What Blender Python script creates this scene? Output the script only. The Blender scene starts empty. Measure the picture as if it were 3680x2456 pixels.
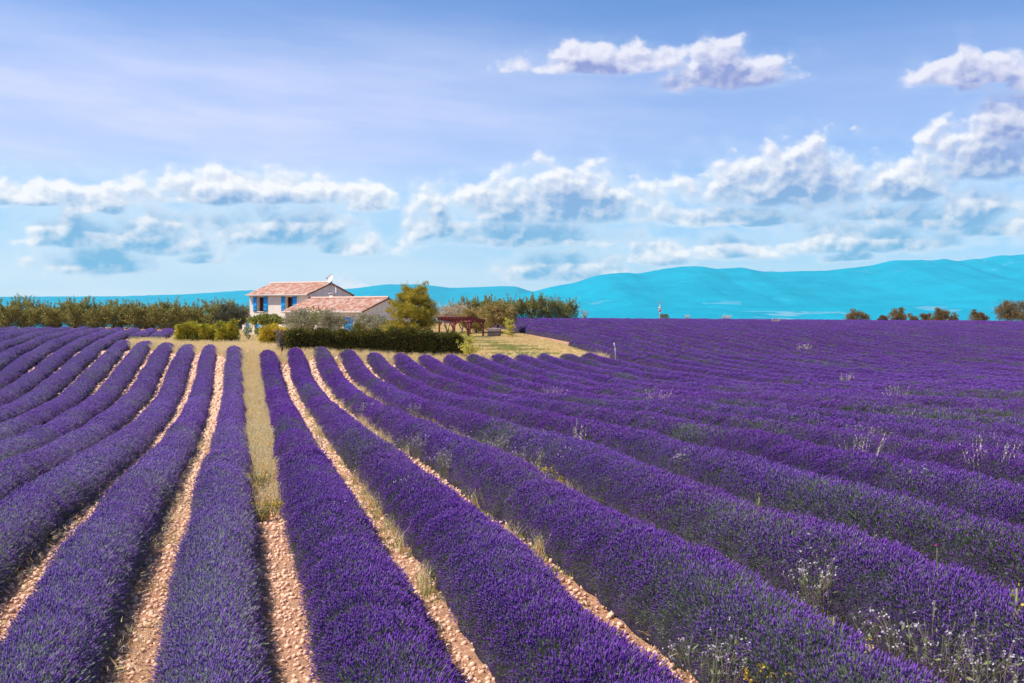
import bpy, math, random
import numpy as np
R = math.radians
rng = np.random.default_rng(11)
random.seed(11)
scene = bpy.context.scene
COL = scene.collection

# ------------------------------------------------------------------ camera
YAW, PITCH, EYE = 14.459, 1.664, 3.0          # world z = 0 is the level of the house garden
cam_d = bpy.data.cameras.new('camera')
cam = bpy.data.objects.new('camera', cam_d)
COL.objects.link(cam)
cam.location = (0, 0, EYE)
cam.rotation_euler = (R(90 - PITCH), 0, R(-YAW))
cam_d.sensor_width = 36.0
cam_d.lens = 36.0 * 3820 / 3680
cam_d.clip_start, cam_d.clip_end = 0.5, 40000
cam_d.dof.use_dof = True
cam_d.dof.focus_distance = 75
cam_d.dof.aperture_fstop = 5.0
scene.camera = cam
FWD = np.array([math.sin(R(YAW)), math.cos(R(YAW)), 0.0])
RGT = np.array([math.cos(R(YAW)), -math.sin(R(YAW)), 0.0])

# ------------------------------------------------------------------ view and light
scene.render.engine = 'CYCLES'
scene.cycles.max_bounces = 6
scene.cycles.diffuse_bounces = 3
scene.cycles.transmission_bounces = 4
scene.cycles.transparent_max_bounces = 8
scene.cycles.use_denoising = True
vs = scene.view_settings
vs.view_transform = 'Standard'; vs.look = 'None'; vs.gamma = 1.0; vs.use_curve_mapping = False
vs.exposure = 0.55
SUN_EL = 53.0
SUN_AZ = -80.0                                  # degrees from +Y, negative = to the left
sd = bpy.data.lights.new('sun', 'SUN')
sd.energy = 4.6; sd.angle = R(0.5); sd.color = (1.0, 0.95, 0.86)
sun = bpy.data.objects.new('sun', sd); COL.objects.link(sun)
sun.rotation_euler = (R(90 - SUN_EL), 0, R(180 - SUN_AZ))
sun.location = (-60, 30, 60)


class NT:
    """small helper to write node trees"""
    def __init__(s, tree): s.t = tree; s.n = tree.nodes; s.l = tree.links
    def new(s, kind, **kw):
        n = s.n.new(kind)
        for k, v in kw.items(): setattr(n, k, v)
        return n
    def put(s, sock, v):
        if isinstance(v, bpy.types.NodeSocket): s.l.new(v, sock)
        elif v is not None: sock.default_value = v
    def m(s, op, a, b=None, c=None, clamp=False):
        n = s.n.new('ShaderNodeMath'); n.operation = op; n.use_clamp = clamp
        for i, v in enumerate((a, b, c)): s.put(n.inputs[i], v)
        return n.outputs[0]
    def v(s, op, a, b=None, c=None):
        n = s.n.new('ShaderNodeVectorMath'); n.operation = op
        for i, v in enumerate((a, b, c)): s.put(n.inputs[i], v)
        return n.outputs['Value'] if op in ('LENGTH', 'DOT_PRODUCT', 'DISTANCE') else n.outputs['Vector']
    def ss(s, x, lo, hi, a=0.0, b=1.0):
        n = s.n.new('ShaderNodeMapRange'); n.interpolation_type = 'SMOOTHSTEP'
        for i, v in enumerate((x, lo, hi, a, b)): s.put(n.inputs[i], v)
        return n.outputs[0]
    def lin(s, x, lo, hi, a=0.0, b=1.0):
        n = s.n.new('ShaderNodeMapRange'); n.clamp = True
        for i, v in enumerate((x, lo, hi, a, b)): s.put(n.inputs[i], v)
        return n.outputs[0]
    def mix(s, f, a, b, blend='MIX'):
        n = s.n.new('ShaderNodeMix'); n.data_type = 'RGBA'; n.blend_type = blend
        s.put(n.inputs[0], f)
        for sock, v in ((n.inputs[6], a), (n.inputs[7], b)):
            if isinstance(v, (tuple, list)) and len(v) == 3: v = (*v, 1.0)
            s.put(sock, v)
        return n.outputs[2]
    def noise(s, vec, scale, detail=4.0, rough=0.5, out=0, dim='3D'):
        n = s.n.new('ShaderNodeTexNoise'); n.noise_dimensions = dim
        s.put(n.inputs['Vector'], vec); n.inputs['Scale'].default_value = scale
        n.inputs['Detail'].default_value = detail; n.inputs['Roughness'].default_value = rough
        return n.outputs[out]
    def xyz(s, x=0.0, y=0.0, z=0.0):
        n = s.n.new('ShaderNodeCombineXYZ')
        for i, v in enumerate((x, y, z)): s.put(n.inputs[i], v)
        return n.outputs[0]
    def sep(s, v):
        n = s.n.new('ShaderNodeSeparateXYZ'); s.put(n.inputs[0], v); return n.outputs
    def ramp(s, f, stops):
        n = s.n.new('ShaderNodeValToRGB'); e = n.color_ramp.elements
        while len(e) < len(stops): e.new(0.5)
        for el, (p, c) in zip(e, stops): el.position = p; el.color = (*c, 1.0)
        s.put(n.inputs[0], f); return n.outputs[0]


# ------------------------------------------------------------------ sky
world = bpy.data.worlds.new('World'); scene.world = world; world.use_nodes = True
world.cycles.sampling_method = 'MANUAL'; world.cycles.sample_map_resolution = 512
W = NT(world.node_tree); W.n.clear()
sky = W.new('ShaderNodeTexSky', sky_type='NISHITA')
sky.sun_disc = False; sky.sun_elevation = R(SUN_EL); sky.sun_rotation = R(SUN_AZ)
sky.air_density = 1.0; sky.dust_density = 0.1; sky.ozone_density = 4.0; sky.altitude = 500
STR = 0.086
tc = W.new('ShaderNodeTexCoord')
d = W.v('NORMALIZE', tc.outputs['Generated'])
dx, dy, dz = W.sep(d)
el = W.m('MULTIPLY', W.m('ARCSINE', dz), 57.2958)
az = W.m('MULTIPLY', W.m('ARCTAN2', dx, dy), 57.2958)
# cumulus: centre azimuth, base elevation, half width, height (degrees)
CLOUDS = [(19.4, 12.65, 4.3, 1.15), (18.8, 13.1, 2.5, 0.95), (25.3, 12.75, 1.25, 1.4), (25.9, 11.8, 3.1, 1.45), (37.9, 11.2, 2.7, 1.05), (37.56, 11.05, 0.8, 1.75), (40.3, 10.9, 1.2, 1.1), (38.9, 6.85, 3.4, 2.45), (39.6, 8.42, 2.24, 1.95), (28.59, 5.84, 4.57, 2.3), (30.01, 5.96, 2.94, 2.73), (34.85, 5.84, 2.11, 1.73), (26.35, 4.65, 3.59, 0.97), (33.96, 4.76, 2.5, 0.92), (33.08, 3.25, 4.68, 1.36), (31.93, 2.66, 1.23, 0.59), (17.03, 5.12, 5.73, 2.0), (17.4, 5.28, 2.81, 2.38), (10.48, 4.26, 1.52, 2.18), (15.4, 3.7, 5.04, 1.31), (17.4, 1.84, 3.28, 1.45), (22.28, 2.7, 2.07, 1.04), (26.49, 2.97, 2.13, 1.06), (-9.86, 5.32, 2.53, 1.12), (-6.7, 5.05, 1.63, 1.13), (-0.09, 5.78, 5.59, 1.26), (1.37, 5.96, 3.67, 1.17), (6.54, 5.51, 1.5, 1.03), (-7.89, 3.47, 2.41, 1.58), (-3.95, 3.2, 3.38, 1.9), (2.37, 3.74, 3.81, 1.94), (5.97, 3.09, 1.84, 1.06), (-6.66, 2.11, 2.86, 1.36), (-1.71, 2.52, 1.03, 0.73), (5.61, 1.16, 0.8, 0.5), (37.19, 4.38, 2.98, 2.03), (39.21, 3.81, 1.94, 1.02)]

def group(name, outs):
    g = bpy.data.node_groups.new(name, 'ShaderNodeTree')
    g.interface.new_socket('Vector', in_out='INPUT', socket_type='NodeSocketVector')
    for o in outs: g.interface.new_socket(o, in_out='OUTPUT', socket_type='NodeSocketFloat')
    t = NT(g); return g, t, t.new('NodeGroupInput').outputs[0], t.new('NodeGroupOutput')


# where the clouds stand; beyond the frame the same broken band goes on all the way round
gm, G, p0, go = group('cloud_mask', ['Mask'])
warp = G.v('SUBTRACT', G.noise(p0, 0.42, 2.0, 0.5, out=1, dim='2D'), (0.5, 0.5, 0.5))
p = G.v('ADD', p0, G.v('MULTIPLY', warp, (2.2, 0.45, 0.0)))
best = None
for cx, base, hw, ht in CLOUDS:
    q = G.v('MULTIPLY_ADD', p, (1 / (hw * 1.22), 1 / (ht * 1.18), 0.0), (-cx / (hw * 1.22), -base / (ht * 1.18), 0.0))
    f = G.v('MAXIMUM', q, G.v('MULTIPLY', q, (-1.0, -4.0, 0.0)))
    ln = G.v('DOT_PRODUCT', f, f)
    best = ln if best is None else G.m('MINIMUM', best, ln)
core = G.m('MAXIMUM', G.m('SUBTRACT', 1.0, G.m('SQRT', best)), -0.7)
sx, sy, _ = G.sep(p0)
other = G.m('SUBTRACT', G.noise(G.v('MULTIPLY', p0, (0.5, 1.5, 0.0)), 0.16, 2.0, 0.5, dim='2D'), 0.62)
other = G.m('SUBTRACT', G.m('MULTIPLY', other, 5.0), G.ss(sy, 9.0, 16.0, 0.0, 1.5))
outside = G.m('MAXIMUM', G.ss(sx, 42.0, 46.0), G.ss(sx, -13.0, -17.0))
mx_ = G.new('ShaderNodeMix'); G.put(mx_.inputs[0], outside); G.put(mx_.inputs[2], core); G.put(mx_.inputs[3], other)
G.put(go.inputs[0], mx_.outputs[0])
# their billows
gd, G, p0, go = group('cloud_billows', ['Detail'])
pn = G.v('MULTIPLY', p0, (1.0, 1.3, 0.0))
n1 = G.noise(pn, 0.55, 5.0, 0.47, dim='2D')
jig = G.v('SUBTRACT', G.noise(pn, 1.6, 3.0, 0.55, out=1, dim='2D'), (0.5, 0.5, 0.5))
vor = G.new('ShaderNodeTexVoronoi', feature='SMOOTH_F1', voronoi_dimensions='2D')
G.put(vor.inputs['Vector'], G.v('ADD', pn, G.v('MULTIPLY', jig, (0.8, 0.8, 0.0))))
vor.inputs['Scale'].default_value = 0.8; vor.inputs['Detail'].default_value = 1.2; vor.inputs['Roughness'].default_value = 0.5
vor.inputs['Smoothness'].default_value = 0.6
G.put(go.inputs[0], G.m('ADD', G.m('MULTIPLY', G.m('SUBTRACT', n1, 0.5), 1.12), G.m('MULTIPLY', G.m('SUBTRACT', 0.45, vor.outputs['Distance']), 0.50)))


def use(g, vec):
    n = W.new('ShaderNodeGroup'); n.node_tree = g
    W.put(n.inputs[0], vec)
    return n.outputs[0]


pv = W.xyz(az, el, 0.0)
B0 = use(gd, pv); B1 = use(gd, W.v('ADD', pv, (-0.20, 0.28, 0.0)))
M0 = use(gm, pv); M1 = use(gm, W.v('ADD', pv, (-0.32, 0.95, 0.0)))
D0 = W.m('ADD', W.m('MULTIPLY_ADD', M0, 1.25, 0.17), B0)
above = W.ss(W.m('ADD', W.m('MULTIPLY', B1, 0.50), M1), -0.48, 0.72)        # how much cloud lies between here and the sun
bill = W.lin(W.m('SUBTRACT', B0, B1), -0.26, 0.26)                          # bright where a billow faces the sun
alpha = W.ss(D0, 0.0, W.m('ADD', 0.42, W.m('MULTIPLY', above, 0.55)))
alpha = W.m('MULTIPLY', alpha, W.ss(el, 0.2, 1.3))
shade = W.m('ADD', W.m('MULTIPLY', above, 0.95), W.m('MULTIPLY', W.m('SUBTRACT', 0.5, bill), 0.54))
shade = W.m('MULTIPLY', W.m('ADD', shade, 0.02), W.ss(D0, 0.0, 0.6, 0.78, 1.0), clamp=True)
white = W.mix(W.ss(el, 7.0, 12.0), (8.1, 8.1, 8.25), (7.0, 7.0, 7.9))
greyb = W.mix(W.ss(el, 1.5, 10.5), (1.6, 4.1, 6.3), (2.4, 2.9, 5.6))
ccol = W.mix(shade, white, greyb)
# clear sky: the physical sky seen through a thin high veil
veil_n = W.noise(W.v('MULTIPLY', W.v('ADD', pv, W.xyz(0.0, W.m('MULTIPLY', az, 0.07), 0.0)), (0.22, 1.3, 1.0)), 0.30, 5.0, 0.6)
veil = W.m('MULTIPLY', W.ss(veil_n, 0.25, 0.75, 0.58, 1.0), W.ss(el, 17.5, 10.5, 0.10, 1.0))
veil = W.m('MULTIPLY', veil, W.ss(az, 30.0, 2.0, 0.42, 0.93))
veilc = W.mix(W.ss(el, 0.5, 4.5), (7.2, 7.9, 8.4), (4.6, 6.4, 7.9))
veilc = W.mix(W.ss(el, 4.5, 9.0), veilc, (5.9, 6.3, 8.5))
base_sky = W.mix(W.m('MULTIPLY', veil, W.ss(el, 60.0, 25.0, 0.5, 1.0)), W.mix(1.0, sky.outputs[0], (0.58, 0.88, 1.22), 'MULTIPLY'), veilc)
mist = W.ss(W.m('ADD', W.m('MULTIPLY_ADD', M0, 0.9, 0.30), W.m('MULTIPLY', B1, 0.8)), -0.15, 0.55)
mist = W.m('MULTIPLY', W.m('MULTIPLY', mist, W.ss(el, 0.2, 1.5)), W.ss(el, 9.5, 6.0, 0.12, 0.62))
base_sky = W.mix(mist, base_sky, W.mix(W.ss(B0, -0.25, 0.3), (5.6, 6.9, 8.1), (7.2, 7.7, 8.3)))
full = W.mix(W.m('MULTIPLY', alpha, 0.96), base_sky, ccol)
bg = W.new('ShaderNodeBackground'); bg.inputs['Strength'].default_value = STR
W.put(bg.inputs['Color'], full)
wo = W.new('ShaderNodeOutputWorld'); W.l.new(bg.outputs[0], wo.inputs[0])

# ------------------------------------------------------------------ tagging and mesh helpers
def tag(o, label=None, cat=None, group=None, kind=None):
    if label: o['label'] = label
    if cat: o['category'] = cat
    if group: o['group'] = group
    if kind: o['kind'] = kind
    return o


def empty(name, loc=(0, 0, 0), rz=0.0):
    o = bpy.data.objects.new(name, None); COL.objects.link(o)
    o.empty_display_size = 0.3
    o.location = [float(c) for c in loc]; o.rotation_euler = (0, 0, rz)
    return o


def link(name, me, parent=None):
    o = bpy.data.objects.new(name, me); COL.objects.link(o)
    if parent is not None: o.parent = parent
    return o


def copy_tree(o, parent=None):
    c = o.copy(); COL.objects.link(c)
    c.parent = parent
    for ch in o.children: copy_tree(ch, c)
    return c


class MB:
    """collects quads and triangles, builds ONE mesh object"""
    def __init__(s): s.V = []; s.Q = []; s.T = []; s.n = 0; s.P = []
    def add(s, V, Q=None, T=None):
        V = np.asarray(V, float).reshape(-1, 3)
        s.V.append(V)
        if Q is not None and len(Q): s.Q.append(np.asarray(Q, int) + s.n)
        if T is not None and len(T): s.T.append(np.asarray(T, int) + s.n)
        s.n += len(V); return s
    def box(s, lo, hi, M=None):
        x0, y0, z0 = lo; x1, y1, z1 = hi
        V = np.array([(x0, y0, z0), (x1, y0, z0), (x1, y1, z0), (x0, y1, z0), (x0, y0, z1), (x1, y0, z1), (x1, y1, z1), (x0, y1, z1)], float)
        if M is not None: V = V @ np.asarray(M)[:3, :3].T + np.asarray(M)[:3, 3]
        return s.add(V, [(0, 3, 2, 1), (4, 5, 6, 7), (0, 1, 5, 4), (1, 2, 6, 5), (2, 3, 7, 6), (3, 0, 4, 7)])
    def beam(s, a, b, w, h):
        """a box from point a to point b, w wide (horizontal), h deep"""
        a = np.asarray(a, float); b = np.asarray(b, float)
        d = b - a; L = np.linalg.norm(d); d /= L
        u = np.cross((0, 0, 1.0), d)
        if np.linalg.norm(u) < 1e-3: u = np.array([1.0, 0, 0])
        u /= np.linalg.norm(u); v = np.cross(d, u)
        V = [p + u * sx * w / 2 + v * sy * h / 2 for p in (a, b) for sx, sy in ((-1, -1), (1, -1), (1, 1), (-1, 1))]
        return s.add(V, [(0, 1, 2, 3), (7, 6, 5, 4), (0, 4, 5, 1), (1, 5, 6, 2), (2, 6, 7, 3), (3, 7, 4, 0)])
    def tube(s, pts, rad, sides=6, cap=True):
        pts = np.asarray(pts, float); n = len(pts)
        rad = np.broadcast_to(np.asarray(rad, float), (n,))
        t = np.gradient(pts, axis=0); t /= np.linalg.norm(t, axis=1)[:, None] + 1e-9
        ref = np.where(np.abs(t[:, 2:3]) > .9, np.array([[1.0, 0, 0]]), np.array([[0, 0, 1.0]]))
        u = np.cross(ref, t); u /= np.linalg.norm(u, axis=1)[:, None]; v = np.cross(t, u)
        a = np.arange(sides) / sides * 2 * math.pi
        V = pts[:, None] + rad[:, None, None] * (u[:, None] * np.cos(a)[None, :, None] + v[:, None] * np.sin(a)[None, :, None])
        Q = [(i * sides + k, i * sides + (k + 1) % sides, (i + 1) * sides + (k + 1) % sides, (i + 1) * sides + k) for i in range(n - 1) for k in range(sides)]
        V = V.reshape(-1, 3); T = []
        if cap:
            V = np.vstack([V, pts[:1], pts[-1:]]); e = n * sides
            T = [(e, (k + 1) % sides, k) for k in range(sides)] + [(e + 1, (n - 1) * sides + k, (n - 1) * sides + (k + 1) % sides) for k in range(sides)]
        return s.add(V, Q, T)
    def leaves(s, P, size, asp=0.45, A=None, spread=1.0, var=0.4):
        """one kite-shaped leaf (quad) per point of P; A = preferred long axis"""
        P = np.asarray(P, float); n = len(P)
        if n == 0: return s
        a = rng.normal(size=(n, 3)) * spread
        if A is not None: a = a + A
        a /= np.linalg.norm(a, axis=1)[:, None] + 1e-9
        b = np.cross(a, rng.normal(size=(n, 3))); b /= np.linalg.norm(b, axis=1)[:, None] + 1e-9
        sz = np.asarray(size) * (1 + var * (rng.random(n) * 2 - 1)); sz = sz[:, None]
        c = np.cross(a, b)
        V = np.stack([P, P + a * sz * .45 + b * sz * asp * .5 + c * sz * .06, P + a * sz, P + a * sz * .45 - b * sz * asp * .5 + c * sz * .06], 1).reshape(-1, 3)
        Q = np.arange(4 * n).reshape(n, 4)
        return s.add(V, Q)
    def mesh(s, name, smooth=False):
        me = bpy.data.meshes.new(name)
        V = np.vstack(s.V) if s.V else np.zeros((0, 3))
        Q = np.vstack(s.Q) if s.Q else np.zeros((0, 4), int)
        T = np.vstack(s.T) if s.T else np.zeros((0, 3), int)
        me.vertices.add(len(V)); me.vertices.foreach_set('co', V.astype(np.float32).ravel())
        me.loops.add(Q.size + T.size)
        me.loops.foreach_set('vertex_index', np.concatenate([Q.ravel(), T.ravel()]).astype(np.int32))
        me.polygons.add(len(Q) + len(T))
        st = np.concatenate([np.arange(len(Q)) * 4, Q.size + np.arange(len(T)) * 3]).astype(np.int32)
        me.polygons.foreach_set('loop_start', st)
        try:
            me.polygons.foreach_set('loop_total', np.concatenate([np.full(len(Q), 4), np.full(len(T), 3)]).astype(np.int32))
        except Exception: pass
        me.update(calc_edges=True)
        me.validate()
        if smooth: me.polygons.foreach_set('use_smooth', np.ones(len(me.polygons), bool))
        return me
    def build(s, name, mat, parent=None, smooth=False):
        me = s.mesh(name, smooth)
        if mat is not None: me.materials.append(mat)
        return link(name, me, parent)


def rotz(a):
    c, s_ = math.cos(a), math.sin(a)
    M = np.eye(4); M[0, 0] = c; M[0, 1] = -s_; M[1, 0] = s_; M[1, 1] = c
    return M


def shift(M, t):
    N = np.eye(4); N[:3, 3] = t
    return N @ M


# ------------------------------------------------------------------ materials
def mat(name):
    m = bpy.data.materials.new(name); m.use_nodes = True
    t = NT(m.node_tree); t.n.clear()
    return m, t


def finish(t, shader):
    o = t.new('ShaderNodeOutputMaterial'); t.l.new(shader, o.inputs['Surface'])


def principled(t, color, rough=0.8, bump=None, bstr=0.3, bdist=0.02, spec=0.3, metal=0.0):
    p = t.new('ShaderNodeBsdfPrincipled')
    t.put(p.inputs['Base Color'], (*color, 1) if isinstance(color, tuple) and len(color) == 3 else color)
    t.put(p.inputs['Roughness'], rough); p.inputs['Specular IOR Level'].default_value = spec
    p.inputs['Metallic'].default_value = metal
    if bump is not None:
        b = t.new('ShaderNodeBump'); b.inputs['Strength'].default_value = bstr; b.inputs['Distance'].default_value = bdist
        t.put(b.inputs['Height'], bump); t.l.new(b.outputs[0], p.inputs['Normal'])
    return p.outputs[0]


def obj_coord(t): return t.new('ShaderNodeTexCoord').outputs['Object']
def pos(t): return t.new('ShaderNodeNewGeometry').outputs['Position']
def island(t): return t.new('ShaderNodeNewGeometry').outputs['Random Per Island']


def leaf_mat(name, cols, trans=0.35, clump=None, rough=0.65, scale=1.1, gain=1.0):
    """leaves: colour differs from leaf to leaf and a little from twig to twig, light shines through"""
    m, t = mat(name)
    n = len(cols)
    cols = [tuple(min(.85, v * gain) for v in c_) for c_ in cols]
    c = t.ramp(island(t), [(i / max(n - 1, 1), cc) for i, cc in enumerate(cols)])
    if clump:
        f = t.ss(t.noise(obj_coord(t), scale, 2.0, 0.5), 0.42, 0.62)
        c = t.mix(t.m('MULTIPLY', f, 0.75), c, clump)
    p = principled(t, c, rough, spec=0.25)
    if trans > 0:
        tr = t.new('ShaderNodeBsdfTranslucent'); t.put(tr.inputs['Color'], c)
        mx = t.new('ShaderNodeMixShader'); mx.inputs[0].default_value = trans
        t.l.new(p, mx.inputs[1]); t.l.new(tr.outputs[0], mx.inputs[2]); p = mx.outputs[0]
    finish(t, p)
    return m


def plain(name, col, rough=0.7, var=0.12, scale=6.0, bump=0.15, metal=0.0, spec=0.3):
    m, t = mat(name)
    o = obj_coord(t)
    nz = t.noise(o, scale, 5.0, 0.6)
    lo = tuple(max(0, c * (1 - var)) for c in col); hi = tuple(c * (1 + var) for c in col)
    c = t.mix(t.lin(nz, 0.3, 0.7), lo, hi)
    finish(t, principled(t, c, rough, bump=t.noise(o, scale * 6, 3.0, 0.6), bstr=bump, bdist=0.01, metal=metal, spec=spec))
    return m


M = {}
# soil: pinkish limestone clay
m, t = mat('stony_soil'); P_ = pos(t)
big = t.noise(P_, 0.6, 4.0, 0.6); fine = t.noise(P_, 9.0, 6.0, 0.65)
c = t.mix(t.lin(fine, 0.28, 0.72), (0.38, 0.17, 0.09), (0.76, 0.43, 0.275))
c = t.mix(t.m('MULTIPLY', t.ss(big, 0.45, 0.7), 0.5), c, (0.56, 0.38, 0.22))
finish(t, principled(t, c, 0.95, bump=t.noise(P_, 22.0, 5.0, 0.7), bstr=0.8, bdist=0.04, spec=0.1)); M['soil'] = m
# countryside far below the plateau
m, t = mat('plain_and_soil'); P_ = pos(t)
fine = t.noise(P_, 9.0, 6.0, 0.65)
c1 = t.mix(t.lin(fine, 0.28, 0.72), (0.38, 0.17, 0.09), (0.76, 0.43, 0.275))
c1 = t.mix(t.m('MULTIPLY', t.ss(t.noise(P_, 0.6, 4.0, 0.6), 0.45, 0.7), 0.35), c1, (0.50, 0.30, 0.17))
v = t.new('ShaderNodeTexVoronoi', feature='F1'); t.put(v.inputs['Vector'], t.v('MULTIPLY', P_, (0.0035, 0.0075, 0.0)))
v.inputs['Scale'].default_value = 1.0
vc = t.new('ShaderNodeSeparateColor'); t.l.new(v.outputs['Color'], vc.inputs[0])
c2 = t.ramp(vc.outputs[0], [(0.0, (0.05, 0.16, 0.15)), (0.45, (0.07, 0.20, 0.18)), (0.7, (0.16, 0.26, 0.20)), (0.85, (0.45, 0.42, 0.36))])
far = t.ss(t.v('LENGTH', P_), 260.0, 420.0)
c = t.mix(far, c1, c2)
finish(t, principled(t, c, 0.95, bump=t.noise(P_, 13.0, 5.0, 0.72), bstr=1.0, bdist=0.10, spec=0.1)); M['ground'] = m
# garden ground: bleached dry grass with worn earth and a few green patches
m, t = mat('dry_lawn'); P_ = pos(t)
c = t.mix(t.lin(t.noise(P_, 5.0, 6.0, 0.7), 0.3, 0.7), (0.50, 0.34, 0.16), (0.74, 0.55, 0.31))
c = t.mix(t.m('MULTIPLY', t.ss(t.noise(P_, 0.35, 3.0, 0.5), 0.55, 0.72), 0.6), c, (0.27, 0.29, 0.08))
c = t.mix(t.m('MULTIPLY', t.ss(t.noise(t.v('ADD', P_, (40., 7., 0.)), 0.5, 3.0, 0.6), 0.55, 0.7), 0.6), c, (0.62, 0.42, 0.28))
finish(t, principled(t, c, 0.95, bump=t.noise(P_, 14.0, 5.0, 0.7), bstr=0.7, bdist=0.05, spec=0.1)); M['lawn'] = m


def inst_attr(t, name):
    a = t.new('ShaderNodeAttribute'); a.attribute_type = 'INSTANCER'; a.attribute_name = name
    return a.outputs['Fac']


# lavender: flower spikes, stems and the leafy cushion under them
m, t = mat('lavender_flowers')
r = island(t); tint = inst_attr(t, 'tint'); shade_ = inst_attr(t, 'hue')
c = t.ramp(r, [(0.0, (0.125, 0.036, 0.33)), (0.4, (0.21, 0.066, 0.48)), (0.75, (0.30, 0.115, 0.60)), (1.0, (0.46, 0.24, 0.70))])
c = t.mix(t.m('MULTIPLY', shade_, 0.55), c, (0.25, 0.045, 0.40))
c = t.mix(t.m('MULTIPLY', tint, 0.55), c, (0.40, 0.29, 0.62))
p_ = principled(t, c, 0.7, spec=0.15)
tr = t.new('ShaderNodeBsdfTranslucent'); t.put(tr.inputs['Color'], c)
mx = t.new('ShaderNodeMixShader'); mx.inputs[0].default_value = 0.3
t.l.new(p_, mx.inputs[1]); t.l.new(tr.outputs[0], mx.inputs[2]); finish(t, mx.outputs[0]); M['lav'] = m
m, t = mat('lavender_stems')
c = t.ramp(island(t), [(0.0, (0.09, 0.13, 0.07)), (0.5, (0.16, 0.20, 0.11)), (1.0, (0.26, 0.28, 0.16))])
c = t.mix(t.m('MULTIPLY', inst_attr(t, 'tint'), 0.85), c, (0.50, 0.55, 0.44))
p_ = principled(t, c, 0.7, spec=0.2)
tr = t.new('ShaderNodeBsdfTranslucent'); t.put(tr.inputs['Color'], c)
mx = t.new('ShaderNodeMixShader'); mx.inputs[0].default_value = 0.35
t.l.new(p_, mx.inputs[1]); t.l.new(tr.outputs[0], mx.inputs[2]); finish(t, mx.outputs[0]); M['stem'] = m
m, t = mat('lavender_cushion'); P_ = pos(t)
c = t.mix(t.lin(t.noise(P_, 12.0, 5.0, 0.7), 0.35, 0.65), (0.050, 0.052, 0.040), (0.075, 0.050, 0.12))
finish(t, principled(t, c, 0.95, bump=t.noise(P_, 30.0, 4.0, 0.7), bstr=1.0, bdist=0.08, spec=0.05)); M['cushion'] = m

M['straw'] = leaf_mat('straw', [(0.50, 0.30, 0.10), (0.80, 0.56, 0.28), (0.85, 0.70, 0.45), (0.66, 0.40, 0.13)], 0.35, gain=1.15)
M['lawn_blade'] = leaf_mat('lawn_blade', [(0.66, 0.46, 0.20), (0.82, 0.62, 0.32), (0.52, 0.45, 0.14), (0.85, 0.66, 0.38)], 0.3)
M['green_blade'] = leaf_mat('green_blade', [(0.20, 0.26, 0.06), (0.34, 0.36, 0.10), (0.42, 0.36, 0.14)], 0.35)
M['clod'] = leaf_mat('clod', [(0.46, 0.21, 0.115), (0.70, 0.38, 0.235), (0.84, 0.55, 0.39), (0.60, 0.30, 0.175)], 0.0, rough=0.95)
M['olive'] = leaf_mat('olive_leaves', [(0.17, 0.15, 0.075), (0.28, 0.25, 0.15), (0.42, 0.38, 0.26)], 0.2, gain=1.35)
M['greyolive'] = leaf_mat('grey_olive_leaves', [(0.32, 0.24, 0.15), (0.46, 0.36, 0.25), (0.56, 0.46, 0.34)], 0.25, gain=1.25)
M['almond'] = leaf_mat('almond_leaves', [(0.09, 0.09, 0.022), (0.22, 0.205, 0.05), (0.42, 0.36, 0.11), (0.19, 0.195, 0.045)], 0.36, gain=1.25)
M['holm'] = leaf_mat('holm_oak_leaves', [(0.045, 0.055, 0.025), (0.085, 0.09, 0.045), (0.17, 0.16, 0.10)], 0.15, gain=1.15)
M['oak'] = leaf_mat('oak_leaves', [(0.22, 0.15, 0.04), (0.36, 0.25, 0.08), (0.52, 0.37, 0.15)], 0.3, clump=(0.24, 0.22, 0.06), gain=1.35)
M['fig'] = leaf_mat('broad_leaves', [(0.10, 0.13, 0.025), (0.20, 0.22, 0.04), (0.36, 0.32, 0.07)], 0.3, gain=1.30)
M['pine'] = leaf_mat('pine_needles', [(0.15, 0.13, 0.014), (0.34, 0.265, 0.028), (0.52, 0.39, 0.05)], 0.42, clump=(0.30, 0.26, 0.03), gain=1.50)
M['farpine'] = leaf_mat('far_pine_needles', [(0.085, 0.062, 0.020), (0.17, 0.115, 0.034), (0.30, 0.19, 0.055)], 0.25, gain=1.10)
M['hedge'] = leaf_mat('hedge_leaves', [(0.028, 0.030, 0.005), (0.085, 0.080, 0.010), (0.34, 0.28, 0.035)], 0.18)
M['thuja'] = leaf_mat('thuja_leaves', [(0.18, 0.19, 0.015), (0.34, 0.30, 0.025), (0.55, 0.40, 0.045), (0.28, 0.27, 0.025)], 0.28, clump=(0.16, 0.18, 0.02), gain=1.6)
M['yellowshrub'] = leaf_mat('golden_leaves', [(0.32, 0.27, 0.02), (0.60, 0.42, 0.03), (0.72, 0.46, 0.05)], 0.3, clump=(0.28, 0.27, 0.04), gain=1.4)
M['young'] = leaf_mat('young_leaves', [(0.30, 0.30, 0.03), (0.50, 0.46, 0.06), (0.66, 0.56, 0.12)], 0.4, gain=1.20)
M['deadtwig'] = leaf_mat('dead_twigs', [(0.20, 0.14, 0.11), (0.32, 0.24, 0.19)], 0.0)
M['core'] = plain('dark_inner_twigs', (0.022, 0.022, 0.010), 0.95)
M['bark'] = plain('bark', (0.13, 0.09, 0.065), 0.9, 0.3, 9.0, 0.6)
M['darkbark'] = plain('dark_bark', (0.06, 0.042, 0.032), 0.9, 0.3, 9.0, 0.6)
M['palebark'] = plain('pale_bark', (0.30, 0.23, 0.19), 0.9, 0.3, 9.0, 0.5)
M['seed'] = leaf_mat('seed_heads', [(0.60, 0.48, 0.54), (0.74, 0.66, 0.68), (0.56, 0.40, 0.50)], 0.3)
M['weedstem'] = leaf_mat('weed_stems', [(0.24, 0.25, 0.12), (0.34, 0.31, 0.17), (0.30, 0.22, 0.16)], 0.3)
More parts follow.
